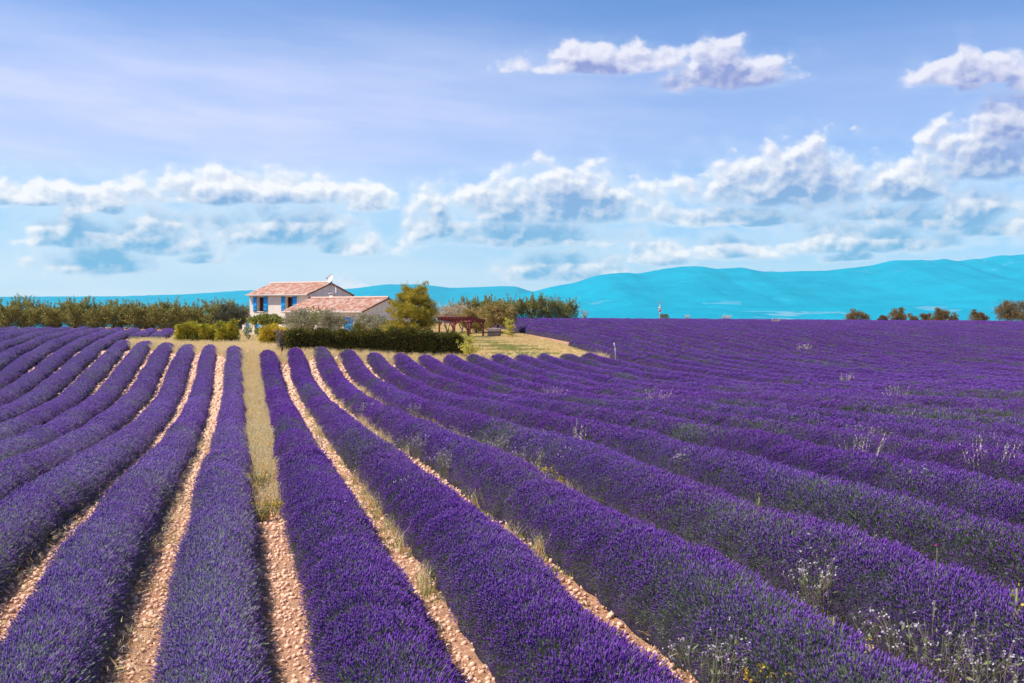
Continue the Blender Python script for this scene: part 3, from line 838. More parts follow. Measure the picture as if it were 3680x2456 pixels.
# ------------------------------------------------------------------ clods, dry grass
clods = bpy.data.collections.new('clods')
for q in range(5):
    mb = MB()
    ph = (1 + 5 ** .5) / 2
    V = np.array([(-1, ph, 0), (1, ph, 0), (-1, -ph, 0), (1, -ph, 0), (0, -1, ph), (0, 1, ph), (0, -1, -ph), (0, 1, -ph), (ph, 0, -1), (ph, 0, 1), (-ph, 0, -1), (-ph, 0, 1)], float)
    V /= np.linalg.norm(V[0]); V *= rng.uniform(.7, 1.25, (12, 1)); V[:, 2] *= .7
    T = [(0, 11, 5), (0, 5, 1), (0, 1, 7), (0, 7, 10), (0, 10, 11), (1, 5, 9), (5, 11, 4), (11, 10, 2), (10, 7, 6), (7, 1, 8), (3, 9, 4), (3, 4, 2), (3, 2, 6), (3, 6, 8), (3, 8, 9), (4, 9, 5), (2, 4, 11), (6, 2, 10), (8, 6, 7), (9, 8, 1)]
    me = mb.add(V, None, T).mesh('clod_%d' % q); me.materials.append(M['clod'])
    clods.objects.link(bpy.data.objects.new('clod_%d' % q, me))
CLOD = make_scatter('clod_scatter', clods)


def gap_x(side, k, Y):
    """middle of the bare strip outside row k"""
    return (row_x(side, k, Y) + row_x(side, k + 1, Y)) / 2


def rand_dirs(r, n, tilt):
    d_ = r.normal(size=(n, 3)) * tilt + np.array([0, 0, 1.0]); return d_ / np.linalg.norm(d_, axis=1)[:, None]


P_all, S_all = [], []
strips = [(-1, k) for k in range(1, 9)] + [(1, k) for k in range(1, 7)] + [(0, 0)]
r = np.random.default_rng(5)
for side, k in strips:
    n = 20000 if k <= 2 else 8000
    Y = 6 + 84 * r.random(n) ** 1.7
    x = (row_x(-1, 1, Y) + row_x(1, 1, Y)) / 2 if side == 0 else gap_x(side, k, Y)
    X = x + r.normal(size=n) * .30
    s_ = .005 + .034 * r.random(n) ** 5.5 * (1 + .02 * Y)
    P_all.append(np.stack([X, Y, ground_z(X, Y) + s_ * .25], 1)); S_all.append(s_ * np.clip(.8 + Y / 60, 1, 2))
P_ = np.vstack(P_all); S_ = np.concatenate(S_all); k_ = far_mask(P_); P_, S_ = P_[k_], S_[k_]
points_obj('soil_clods', P_, rand_dirs(r, len(P_), .8), S_, r.integers(0, 5, len(P_)), CLOD, label='pinkish stones and clods lying in the bare strips')

grasses = bpy.data.collections.new('grasses')


def grass_proto(name, n, R0, h, w, mkey, heads=False):
    mb = MB()
    for i in range(n):
        a = random.uniform(0, 6.283); rr = R0 * math.sqrt(random.random())
        b = np.array([math.cos(a) * rr, math.sin(a) * rr, 0]); hh = h * random.uniform(.5, 1.15)
        ln = np.array([random.gauss(0, .28), random.gauss(0, .28), 0])
        mid = b + ln * hh * .35 + np.array([0, 0, hh * .6]); tip = b + ln * hh + np.array([0, 0, hh * .95])
        s_ = np.array([math.cos(a + 1.6), math.sin(a + 1.6), 0]) * w
        mb.add([b - s_, b + s_, mid + s_ * .8, mid - s_ * .8, tip + s_ * .2, tip - s_ * .2], [(0, 1, 2, 3), (3, 2, 4, 5)])
        if heads: mb.leaves([tip], w * 9, .3, A=np.array([0, 0, 2.0]))
    me = mb.mesh(name); me.materials.append(M[mkey]); grasses.objects.link(bpy.data.objects.new(name, me))


for q in range(3): grass_proto('a_tall_%d' % q, 34, .15, .40, .006, 'straw', True)        # 0-2
for q in range(3): grass_proto('b_short_%d' % q, 30, .22, .09, .006, 'lawn_blade')        # 3-5
for q in range(2): grass_proto('c_green_%d' % q, 26, .18, .10, .007, 'green_blade')       # 6-7
for q in range(2): grass_proto('d_straw_%d' % q, 16, .22, .10, .004, 'straw')             # 8-9
GRS = make_scatter('grass_scatter', grasses)


def scatter_grass(name, P, idx, s, label):
    k = far_mask(P); P, idx, s = P[k], idx[k], s[k]
    points_obj(name, P, rand_dirs(r, len(P), .12), s, idx, GRS, label=label)


# the grass path between the first left and the first right row
n = 3800; Y = 20 + 60 * r.random(n) ** .8
mid = (row_x(-1, 1, Y) + row_x(1, 1, Y)) / 2; hw = np.interp(Y, [20, 35, 60, 80], [.20, .30, .50, .75])
X = mid + (r.random(n) * 2 - 1) * hw
kp = r.random(n) < np.interp(Y, [20, 26, 36], [.03, .22, 1])
P = np.stack([X, Y, ground_z(X, Y)], 1)[kp]
scatter_grass('dry_grass', P, np.where(r.random(len(P)) < .86, r.integers(0, 3, len(P)), r.integers(8, 10, len(P))), r.uniform(.5, 1.0, len(P)) * (.45 + .9 * value_noise1(P[:, 1] * 1.7 + 3 * np.round(P[:, 0] * 3), 91)), 'tall straw coloured grass filling the path between the lavender rows')
# dead mown grass in the left bare strips
PP = []
for side, k, n in ((-1, 1, 1100), (-1, 2, 520), (-1, 3, 420), (-1, 4, 260), (1, 1, 120), (1, 2, 200)):
    Y = 8 + 70 * r.random(n) ** 1.3; X = gap_x(side, k, Y) + r.normal(size=n) * .2
    ok = value_noise1(Y * 1.1, 40 + k) > .45
    PP.append(np.stack([X, Y, ground_z(X, Y) + .01], 1)[ok])
P = np.vstack(PP)
dd = r.normal(size=(len(P), 3)) * np.array([.8, .35, .1]) + np.array([0, 0, .35]); dd /= np.linalg.norm(dd, axis=1)[:, None]
points_obj('dead_grass', P, dd, r.uniform(.7, 1.5, len(P)), r.integers(8, 10, len(P)), GRS, label='flattened dead grass lying on the bare soil between rows')
# weeds greening the foot of the right hand rows
PP = []
for k in (1, 2, 3):
    n = 700; Y = 14 + 50 * r.random(n); X = gap_x(1, k, Y) + .30 + r.normal(size=n) * .10
    ok = value_noise1(Y * .5, 60 + k) > .38
    PP.append(np.stack([X, Y, ground_z(X, Y)], 1)[ok])
P = np.vstack(PP)
scatter_grass('weedy_grass', P, r.choice([6, 7, 0, 1], len(P), p=[.44, .44, .06, .06]), r.uniform(.5, 1.0, len(P)), 'green and straw weeds along the feet of the right rows')
# verge and garden
n = 60000
XY = np.stack([r.uniform(-10, 32, n), r.uniform(72, 144, n)], 1); XY = XY[inside(XY, YARD)]
verge = XY[:, 1] < np.interp(XY[:, 0], [-10, -2, 2, 6, 14, 16, 18, 28], [104, 96, 90, 83, 80.5, 78.5, 77.5, 79.5])
left_ = XY[:, 0] < 3
grn = value_noise1(XY[:, 0] * .5, 31) * .5 + value_noise1(XY[:, 1] * .6, 32) * .5
idx = np.where(verge | (left_ & (r.random(len(XY)) < .5)), r.integers(0, 3, len(XY)), np.where(grn > .69, r.integers(6, 8, len(XY)), r.integers(3, 6, len(XY))))
s_ = np.where(idx < 3, r.uniform(.5, 1.15, len(XY)), r.uniform(.7, 1.5, len(XY)))
keep = (idx >= 3) | (r.random(len(XY)) < .55)
XY, idx, s_ = XY[keep], idx[keep], s_[keep]
scatter_grass('yard_grass', np.stack([XY[:, 0], XY[:, 1], ground_z(XY[:, 0], XY[:, 1]) + .03], 1), idx, s_, 'bleached dry grass of verge and lawn around the house')

# ------------------------------------------------------------------ farmhouse
TH_ = R(44)
HX = np.array([math.sin(TH_), -math.cos(TH_)]); HYv = np.array([math.cos(TH_), math.sin(TH_)])
HC = np.array([7.56, 117.85])
zb = 0.0
house = empty('farmhouse', (HC[0], HC[1], zb), math.atan2(HX[1], HX[0]))
tag(house, 'cream two storey farmhouse with blue shutters, pink tiled roofs and a low wing', 'house')
LM, WM, LW, HWW = 9.0, 7.1, 10.8, 3.9
EV, RG, EW, RW = 4.86, 6.05, 2.98, 4.26


def wall_holes(mb, a, b, z0, z1, holes, depth, P):
    """a wall in the plane P(s, z, d), s from a to b, with rectangular holes (s0,s1,z0,z1) and reveals of the given depth"""
    S = sorted({a, b, *[h[0] for h in holes], *[h[1] for h in holes]}); Z = sorted({z0, z1, *[h[2] for h in holes], *[h[3] for h in holes]})
    for i in range(len(S) - 1):
        for j in range(len(Z) - 1):
            cs, cz = (S[i] + S[i + 1]) / 2, (Z[j] + Z[j + 1]) / 2
            if any(h[0] < cs < h[1] and h[2] < cz < h[3] for h in holes): continue
            mb.add([P(S[i], Z[j], 0), P(S[i + 1], Z[j], 0), P(S[i + 1], Z[j + 1], 0), P(S[i], Z[j + 1], 0)], [(0, 1, 2, 3)])
    for s0, s1, h0, h1 in holes:
        for p, q in (((s0, h0), (s1, h0)), ((s1, h0), (s1, h1)), ((s1, h1), (s0, h1)), ((s0, h1), (s0, h0))):
            mb.add([P(*p, 0), P(*q, 0), P(*q, depth), P(*p, depth)], [(0, 1, 2, 3)])


front = lambda s_, z_, d_: (s_, d_, z_)
HOLES = [(-7.82, -6.76, 2.92, 4.52), (-3.53, -2.40, 2.92, 4.52), (-8.28, -7.50, 0.05, 2.15)]
mb = MB()
wall_holes(mb, -LM, 0, -.3, EV, HOLES, .48, front)
for x in (-LM, 0.0):
    mb.add([(x, 0, -.3), (x, WM, -.3), (x, WM, EV), (x, WM / 2, RG), (x, 0, EV)], [(0, 1, 2, 4)], [(4, 2, 3)])
mb.add([(-LM, WM, -.3), (0, WM, -.3), (0, WM, EV), (-LM, WM, EV)], [(0, 1, 2, 3)])
mb.build('wall', M['wall'], house)
wf = lambda s_, z_, d_: (s_, -HWW + d_, z_)
WH = (8.25, 9.50, .90, 2.33); GH = (-1.55, -.45, .90, 2.33)
mb = MB()
wall_holes(mb, .02, LW, -.3, EW, [WH], .16, wf)
gx = lambda s_, z_, d_: (LW - d_, s_, z_)
wall_holes(mb, -HWW, HWW, -.3, EW, [GH], .16, gx)
mb.add([(LW, -HWW, EW), (LW, HWW, EW), (LW, 0, RW)], None, [(0, 1, 2)])
mb.add([(.02, -HWW, -.3), (.02, -.02, -.3), (.02, -.02, RW - .02), (.02, -HWW, EW)], [(0, 1, 2, 3)])
mb.add([(.02, HWW, -.3), (LW, HWW, -.3), (LW, HWW, EW), (.02, HWW, EW)], [(0, 1, 2, 3)])
mb.build('wall', M['wall'], house)
# lean-to at the left end
mb = MB(); AX = -LM - 1.35
wall_holes(mb, AX, -LM - .01, -.3, 2.1, [(AX + .50, AX + 1.12, .05, 1.98)], .2, lambda s_, z_, d_: (s_, .15 + d_, z_))
mb.add([(AX, .15, -.3), (AX, 4, -.3), (AX, 4, 2.1), (AX, .15, 2.1)], [(0, 1, 2, 3)])
mb.add([(AX, .15, 2.1), (-LM - .01, .15, 2.1), (-LM - .01, .15, 2.52)], None, [(0, 1, 2)])
mb.build('wall', M['wall'], house)


def roof(x0, x1, ymid, half, ze, zr, over, side_over, stuffed=True, sides=(-1, 1)):
    """gabled roof slab with rows of canal tiles and ridge tiles"""
    mb = MB(); sl = (zr - ze) / half
    ye = half + over; zeo = ze - over * sl
    a, b = x0 - side_over[0], x1 + side_over[1]
    for s_ in sides:
        top = [(a, ymid, zr + .03), (b, ymid, zr + .03), (b, ymid + s_ * ye, zeo + .03), (a, ymid + s_ * ye, zeo + .03)]
        bot = [(x, y, z - .13) for x, y, z in top]
        mb.add(top + bot, [(0, 1, 2, 3), (7, 6, 5, 4), (0, 4, 5, 1), (1, 5, 6, 2), (2, 6, 7, 3), (3, 7, 4, 0)])
    rf = mb.build('roof', M['tilebed'], house)
    tl = MB(); rr = np.random.default_rng(3)
    n = int((b - a) / .27); pit = (b - a) / n
    rows = int(round(math.hypot(ye, ye * sl) / .40)); dl = ye / rows
    ang = np.linspace(0, math.pi, 6)
    for s_ in sides:
        for i in range(n):
            xc = a + (i + .5) * pit
            for j in range(rows):
                y0_ = j * dl - .02; y1_ = (j + 1) * dl + .045
                jit = rr.normal(size=2) * .012
                V = []
                for e, (yy_, lift, wd) in enumerate(((y0_, .035, .85), (y1_, .060, 1.0))):
                    for an in ang:
                        V.append((xc + jit[0] + math.cos(an) * pit * .43 * wd, ymid + s_ * (yy_ + jit[1]), zr - sl * yy_ + lift + math.sin(an) * .085 * wd))
                Q = [(k, k + 1, 7 + k, 6 + k) for k in range(5)]
                T = [(6, 6 + k + 1, 6 + k + 2) for k in range(4)]
                tl.add(V, Q, T)
    o = tl.build('roof_tiles', M['tile'], rf); o['kind'] = 'stuff'
    nr = int((b - a) / .42)
    mb = MB(); V = []
    for e, xx, wd in ((0, -.24, 1.0), (1, .22, .88)):
        for an in ang: V.append((xx, math.cos(an) * .16 * wd, math.sin(an) * .15 * wd + (.015 if e == 0 else 0)))
    mb.add(V, [(k, 6 + k, 7 + k, k + 1) for k in range(5)], [(0, k + 1, k + 2) for k in range(4)])
    me = mb.mesh('ridge_tile'); me.materials.append(M['tile'])
    for i in range(nr):
        o = link('ridge_tile', me, rf)
        o.location = (a + (i + .5) * (b - a) / nr, ymid, zr + .10)
        o.rotation_euler = (rr.normal() * .03, rr.normal() * .02, math.pi * (i % 2 == 5) + rr.normal() * .03)
    return rf


roof(-LM, 0, WM / 2, WM / 2, EV, RG, .34, (.16, .10))
roof(.14, LW, 0, HWW, EW, RW, .34, (.16, .14))
# lean-to roof
mb = MB(); mb.add([(AX - .2, -.1, 2.05), (-LM, -.1, 2.60), (-LM, 4.1, 2.60), (AX - .2, 4.1, 2.05), (AX - .2, -.1, 1.97), (-LM, -.1, 2.52), (-LM, 4.1, 2.52), (AX - .2, 4.1, 1.97)],
                  [(0, 1, 2, 3), (7, 6, 5, 4), (0, 4, 5, 1), (1, 5, 6, 2), (2, 6, 7, 3), (3, 7, 4, 0)])
rf3 = mb.build('roof', M['tilebed'], house)
tl = MB(); rr = np.random.default_rng(8)
for i in range(15):
    for j in range(4):
        V = []
        for xx, lift in ((-LM - j * .385 + .02, .02), (-LM - (j + 1) * .385 - .03, .045)):
            for an in np.linspace(0, math.pi, 6): V.append((xx, -.1 + (i + .5) * .28 + math.cos(an) * .12, 2.60 + (xx + LM) * .354 + lift + math.sin(an) * .08))
        tl.add(V, [(k, 6 + k, 7 + k, k + 1) for k in range(5)], [(6, 6 + k + 1, 6 + k + 2) for k in range(4)])
tl.build('roof_tiles', M['tile'], rf3)['kind'] = 'stuff'


def gutter(x0, x1, y, z):
    mb = MB()
    prof = [(-.07, .07), (-.075, 0), (-.05, -.05), (0, -.07), (.05, -.05), (.07, .0)]
    for (ya, za), (yb, zb_) in zip(prof, prof[1:]):
        mb.add([(x0, y + ya, z + za), (x1, y + ya, z + za), (x1, y + yb, z + zb_), (x0, y + yb, z + zb_)], [(0, 1, 2, 3)])
    for x in (x0, x1): mb.add([(x, y + a_, z + b_) for a_, b_ in prof], None, [(0, 1, 2), (0, 2, 3), (0, 3, 4), (0, 4, 5)])
    mb.box((x0 + .02, y + .075, z - .10), (x1 - .02, y + .10, z + .06))
    return mb.build('gutter', M['trim'], house)


gutter(-LM - .20, .04, -.42, EV - .13)
gutter(.0, LW + .06, -HWW - .42, EW - .13)
mb = MB(); mb.tube([(LW - .12, -HWW - .40, EW - .2), (LW - .12, -HWW - .10, EW - .42), (LW - .12, -HWW - .06, EW - .6), (LW - .12, -HWW - .06, 0)], .04, 8); mb.build('downpipe', M['trim'], house)


def shutter_mesh(w, h):
    mb = MB(); n = 4 if w > .5 else 3
    for i in range(n):
        mb.box((i * w / n + .006, -.018, 0), ((i + 1) * w / n - .006, .018, h))
    for z_ in (h * .12, h * .84): mb.box((.02, -.036, z_), (w - .02, -.019, z_ + .10))
    for z_ in (h * .12, h * .84): mb.box((-.03, -.042, z_ + .03), (.10, -.037, z_ + .06))
    me = mb.mesh('shutter'); me.materials.append(M['blue']); return me


def window(s0, s1, z0, z1, depth, P, leaf=True, rail=True):
    mb = MB(); fw_ = .07
    for a, b, c, e in ((s0, s0 + fw_, z0, z1), (s1 - fw_, s1, z0, z1), (s0 + fw_, s1 - fw_, z0, z0 + fw_), (s0 + fw_, s1 - fw_, z1 - fw_, z1), ((s0 + s1) / 2 - .04, (s0 + s1) / 2 + .04, z0 + fw_, z1 - fw_)):
        mb.box((a, depth - .06, c), (b, depth, e))
    w_ = mb.build('window', M['reddish'], house)
    mbp = MB(); mbp.box((s0 + fw_, depth - .035, z0 + fw_), ((s0 + s1) / 2 - .04, depth - .025, z1 - fw_)); mbp.build('pane', M['glass'], w_)
    mbp = MB(); mbp.box(((s0 + s1) / 2 + .04, depth - .035, z0 + fw_), (s1 - fw_, depth - .025, z1 - fw_)); mbp.build('pane', M['glass'], w_)
    mbp = MB(); mbp.box((s0 - .04, -.06, z0 - .07), (s1 + .04, depth - .06, z0 - .002)); mbp.build('sill', M['trim'], w_)
    return w_


for h in HOLES[:2]: window(*h, .46, None)
sm = shutter_mesh(.56, 1.66)
for x, ry in ((-8.40, -.10), (-6.74, .05), (-4.11, -.08), (-2.38, .05)):
    o = link('shutter', sm, house); o.location = (x, -.05, 2.89); o.rotation_euler = (0, 0, ry * .6)
dm = MB()
for i in range(5): dm.box((-8.27 + i * .152, .20, .06), (-8.27 + i * .152 + .145, .24, 2.13))
dm.build('door', M['blue'], house)
dm = MB()
for i in range(4): dm.box((AX + .51 + i * .151, .25, .06), (AX + .51 + i * .151 + .145, .29, 1.96))
dm.build('door', M['blue'], house)
# closed shutters of the wing, in pale surrounds
sm2 = shutter_mesh(.615, 1.40)
for x in (8.26, 8.88):
    o = link('shutter', sm2, house); o.location = (x, -HWW + .06, .92); o['label'] = 'closed blue shutter of the low wing'
sm3 = shutter_mesh(.54, 1.40)
for y in (-1.54, -.99):
    o = link('shutter', sm3, house); o.location = (LW - .06, y, .92); o.rotation_euler = (0, 0, math.pi / 2); o['label'] = 'closed blue shutter on the shaded gable end'
for (s0, s1, z0, z1), fr in ((WH, lambda a, b, c, e: ((a, -HWW - .022, c), (b, -HWW - .002, e))), (GH, lambda a, b, c, e: ((LW + .002, a, c), (LW + .022, b, e)))):
    mb = MB()
    for a, b, c, e in ((s0 - .14, s0, z0 - .14, z1 + .14), (s1, s1 + .14, z0 - .14, z1 + .14), (s0, s1, z1, z1 + .14), (s0, s1, z0 - .14, z0)): mb.box(*fr(a, b, c, e))
    mb.build('window_surround', M['trim'], house)
# chimney on the wing's rear slope
mb = MB(); cx_, cy_ = 2.45, 1.0
mb.box((cx_ - .26, cy_ - .26, 3.6), (cx_ + .26, cy_ + .26, 4.62))
for a, b in ((-1, -1), (1, -1), (1, 1), (-1, 1)): mb.box((cx_ + a * .20 - .06, cy_ + b * .20 - .06, 4.62), (cx_ + a * .20 + .06, cy_ + b * .20 + .06, 4.84))
ch_ = mb.build('chimney', M['wall'], house)
mb = MB(); mb.box((cx_ - .32, cy_ - .32, 4.84), (cx_ + .32, cy_ + .32, 4.91)); mb.build('chimney_cap', M['trim'], ch_)
mb = MB(); mb.tube([(1.06, 3.2, 3.0), (1.06, 3.2, 5.62)], .085, 10); fl = mb.build('flue_pipe', M['metal'], house)
mb = MB(); mb.tube([(1.06, 3.2, 5.62), (1.06, 3.2, 5.66), (1.06, 3.2, 5.74), (1.06, 3.2, 5.80)], [.09, .13, .13, .03], 10); mb.build('flue_cap', M['cap'], fl)
mb = MB(); mb.tube([(1.06, 3.2, 5.13), (.0, 3.2, 5.13)], .025, 6); mb.build('bracket', M['metal'], fl)
# satellite dish on the gable
dc = np.array([.14, WM / 2 - .05, 6.50])
mb = MB(); mb.tube([(.05, WM / 2 - .05, 5.55), (.14, WM / 2 - .05, 5.75), (.14, WM / 2 - .05, 6.62)], .03, 8)
sd_ = mb.build('satellite_dish', M['metal'], house)
ax = np.array([-.16, -.93, .34]); ax /= np.linalg.norm(ax)
u_ = np.cross(ax, (0, 0, 1)); u_ /= np.linalg.norm(u_); v_ = np.cross(u_, ax)
V = [dc + ax * .08]; n = 24; rings = 5
for j in range(1, rings + 1):
    rad = .47 * j / rings
    for i in range(n):
        a = i / n * 6.28318; V.append(dc + ax * (.08 + .17 * (j / rings) ** 2) + u_ * rad * math.cos(a) + v_ * rad * 1.06 * math.sin(a))
m0 = len(V)
V += [v - ax * .02 for v in V[:m0]]
T = [(0, 1 + i, 1 + (i + 1) % n) for i in range(n)]; Q = [(1 + j * n + i, 1 + (j + 1) * n + i, 1 + (j + 1) * n + (i + 1) % n, 1 + j * n + (i + 1) % n) for j in range(rings - 1) for i in range(n)]
T2 = [(m0 + a, m0 + c, m0 + b) for a, b, c in T]; Q2 = [tuple(m0 + x for x in reversed(q)) for q in Q]
rim = [(1 + (rings - 1) * n + i, 1 + (rings - 1) * n + (i + 1) % n, m0 + 1 + (rings - 1) * n + (i + 1) % n, m0 + 1 + (rings - 1) * n + i) for i in range(n)]
MB().add(V, Q + Q2 + rim, T + T2).build('reflector', M['dish'], sd_, smooth=False)
fp = dc + ax * .72 - v_ * .12
mb = MB(); mb.tube([dc + ax * .22 - v_ * .47, fp - v_ * .05], .016, 6); mb.build('feed_arm', M['metal'], sd_)
mb = MB(); mb.tube([fp - ax * .09, fp + ax * .02, fp + ax * .06], [.055, .055, .03], 8); mb.build('feed_horn', M['cap'], sd_)

# ------------------------------------------------------------------ trees and shrubs
def gz(x, y): return float(ground_z(x, y))


def shell_points(c, rad, n, inner=.55, r=rng, flat=0.0):
    """points in the outer shell of a lumpy ellipsoid"""
    d_ = r.normal(size=(n, 3)); d_ /= np.linalg.norm(d_, axis=1)[:, None]
    if flat: d_[:, 2] = np.where(d_[:, 2] < -flat, -flat * r.random(n), d_[:, 2])
    k = inner + (1 - inner) * r.random(n) ** .6
    return np.asarray(c) + d_ * np.asarray(rad) * k[:, None], d_


def lumps(c, rad, n, lr, r=rng, low=-.5):
    """centres of leaf clumps spread over an ellipsoid"""
    out = []
    while len(out) < n:
        d_ = r.normal(size=3); d_ /= np.linalg.norm(d_)
        if d_[2] < low: continue
        out.append((np.asarray(c) + d_ * np.asarray(rad) * r.uniform(.45, .95), lr * r.uniform(.65, 1.3)))
    return out


def lump_crown(mb, c, rad, n, lr, per, size, asp=.5, r=rng, low=-.5, squash=.8, up=.3):
    for p, q in lumps(c, rad, n, lr, r, low):
        P, d_ = shell_points(p, (q, q, q * squash), per, .3, r)
        mb.leaves(P, size, asp, A=d_ * .8 + np.array([0, 0, up]))
    return mb


def plant(name, label, cat, loc, group=None, rz=0.0):
    o = empty(name, loc, rz); tag(o, label, cat, group); return o


def limb(p0, p1, n=5, wob=.1, r=rng):
    t_ = np.linspace(0, 1, n)[:, None]
    P = np.asarray(p0) * (1 - t_) + np.asarray(p1) * t_
    P[1:-1] += r.normal(size=(n - 2, 3)) * wob
    return P


# --- almond orchard: feathery trees with upright shoots
def almond(name, label, loc, seed, h=3.6, w=1.7, group=None, parent_only=False):
    r = np.random.default_rng(seed)
    root = plant(name, label, 'tree', loc, group)
    tr = MB(); lf = MB()
    th_ = r.uniform(.7, 1.0)
    tr.tube(limb((0, 0, -.1), (r.normal() * .08, r.normal() * .08, th_), 4, .03, r), [.12, .10, .09, .085], 7)
    for i in range(7):
        a = i / 7 * 6.283 + r.normal() * .3; rr = w * r.uniform(.45, .95); zt = h * r.uniform(.58, .86)
        e = np.array([math.cos(a) * rr, math.sin(a) * rr, zt])
        L = limb((0, 0, th_ - .05), e, 6, .08, r)
        tr.tube(L, np.linspace(.065, .018, 6), 5)
        for j in range(8):
            t_ = r.uniform(.25, 1.0); k = min(int(t_ * 5), 4)
            b = L[k] + (L[k + 1] - L[k]) * (t_ * 5 - k)
            up_ = r.uniform(.35, 1.0) if t_ > .45 else r.uniform(-.25, .5)
            s_ = np.array([math.cos(a) * .45 + r.normal() * .5, math.sin(a) * .45 + r.normal() * .5, up_ * 1.15])
            s_ /= np.linalg.norm(s_); ln = r.uniform(.6, 1.25) * h / 3.6
            tip = b + s_ * ln
            if tip[2] > h * .9: tip += np.array([0, 0, -.1]) + s_ * .15
            if tip[2] < .45: tip[2] = .45
            S = limb(b, tip, 5, .06, r)
            tr.tube(S, np.linspace(.016, .006, 5), 4, cap=False)
            n = 74
            tt = r.random(n) * 4; kk = np.minimum(tt.astype(int), 3)
            P = S[kk] + (S[kk + 1] - S[kk]) * (tt - kk)[:, None] + r.normal(size=(n, 3)) * .035
            lf.leaves(P, .17, .36, A=s_ * .6 + np.array([0, 0, -.15]), spread=.75)
    for i in range(6):                                  # long upright shoots that break the skyline
        a = r.uniform(0, 6.283); q = w * .8 * math.sqrt(r.random()); b = np.array([math.cos(a) * q, math.sin(a) * q, h * .66])
        tip = b + np.array([math.cos(a) * .25 + r.normal() * .22, math.sin(a) * .25 + r.normal() * .22, h * r.uniform(.22, .46)])
        S = limb(b, tip, 5, .05, r); tr.tube(S, np.linspace(.016, .006, 5), 4, cap=False)
        tt = r.random(70) * 4; kk = np.minimum(tt.astype(int), 3)
        P = S[kk] + (S[kk + 1] - S[kk]) * (tt - kk)[:, None] + r.normal(size=(70, 3)) * .03
        lf.leaves(P, .17, .34, A=np.array([0, 0, .9]), spread=.7)
    # drooping inner foliage
    P, d_ = shell_points((0, 0, h * .44), (w * .95, w * .95, h * .42), 6500, .25, r)
    P = P[P[:, 2] > .05]
    kp = fbm(P[:, 0] * 1.3 + 9, P[:, 2] * 1.3 + P[:, 1], seed, 3) > -.10
    lf.leaves(P[kp], .17, .36, A=np.array([0, 0, -.9]), spread=.7)
    tr.build('trunk', M['bark'], root); lf.build('crown', M['almond'], root)
    return root


base = [almond('almond_tree', 'x', (0, 0, -50), 100 + i, h=[3.7, 3.4, 3.9, 3.5][i], w=[1.75, 1.6, 1.7, 1.9][i]) for i in range(4)]
spots = [(-37.5, 154.0), (-34.9, 153.4), (-32.2, 152.8), (-29.3, 152.1), (-26.4, 151.6), (-23.6, 150.7), (-20.8, 150.0), (-18.3, 149.3), (-15.8, 148.8), (-13.2, 148.0), (-10.9, 147.4), (-8.6, 146.9), (-6.2, 146.4), (-3.9, 145.6), (-1.7, 145.0)]
WH_ = ['at the far left edge of the orchard', 'second from the left edge of the orchard', 'third from the left edge of the orchard', 'fourth from the left edge of the orchard', 'fifth from the left edge of the orchard', 'sixth from the left, left of the middle of the orchard', 'seventh from the left, in the middle of the orchard', 'eighth from the left, in the middle of the orchard', 'seventh from the house end of the orchard', 'sixth from the house end of the orchard', 'fifth from the house end, above the three low lavender tufts', 'fourth from the house end of the orchard', 'third from the house end, behind the golden clipped shrubs', 'second from the house end, behind the round dark tree', 'right against the left edge of the farmhouse']
used = set()
used_i = 0


def place_almond(x, y, label, group, s=1.0, zoff=0.0):
    global used_i
    b = base[used_i % 4]
    o = b if used_i < 4 else copy_tree(b)
    used_i += 1
    o.location = (x, y, gz(x, y) + zoff); o.rotation_euler = (0, 0, used_i * 1.7); o.scale = (s, s, s * (1 + .08 * math.sin(used_i * 2.1)))
    tag(o, label, 'tree', group)
    return o


for (x, y), wtxt in zip(spots, WH_):
    place_almond(x, y, 'feathery olive green almond tree ' + wtxt, 'almond orchard trees behind the left lavender', 1.08 if x < -3 else 1.2, -.35)
for i, x in enumerate(np.arange(-38, 0, 3.1)):          # second orchard row, seen through the first
    place_almond(x + 1.3, 156.4 - .26 * (x + 38), 'almond tree of the second orchard row, showing between the front trees', 'almond trees of the second orchard row', 1.1, -.2)
place_almond(15.6, 139.0, 'almond tree rising behind the right end of the upper tiled roof', 'almond trees behind the garden', 1.18)
for x, y, s, txt in ((29.9, 147.2, .95, 'just right of the pine'), (32.0, 146.7, .9, 'between the pine and the tall almond'), (34.2, 146.1, 1.2, 'the tall one with upright shoots behind the oak'), (37.6, 145.2, 1.05, 'behind the crown of the oak'), (40.2, 144.5, 1.10, 'first clear of the oak, over the lavender'), (42.5, 143.9, 1.05, 'second clear of the oak, over the lavender'), (44.8, 143.3, 1.0, 'last of the row, over the lavender')):
    place_almond(x, y, 'olive green almond tree ' + txt, 'almond trees behind the garden', s)


def sparse_tree(loc, label):
    r = np.random.default_rng(77); root = plant('sapling', label, 'tree', loc); tr = MB(); lf = MB()
    tr.tube(limb((0, 0, -.1), (0, 0, 1.2), 4, .03, r), .035, 5)
    for i in range(14):
        a = r.uniform(0, 6.28); S = limb((0, 0, r.uniform(.4, 1.2)), (math.cos(a) * r.uniform(.5, 1.1), math.sin(a) * r.uniform(.5, 1.1), r.uniform(1.0, 2.2)), 4, .05, r)
        tr.tube(S, np.linspace(.018, .006, 4), 4); n = 40
        k = r.integers(0, 3, n); P = S[k] + (S[k + 1] - S[k]) * r.random((n, 1)) + r.normal(size=(n, 3)) * .06
        lf.leaves(P, .11, .45)
    tr.build('trunk', M['bark'], root); lf.build('crown', M['greyolive'], root)


sparse_tree((46.2, 138.9, gz(46.2, 138.9)), 'pale sparse sapling standing alone right of the almond row')


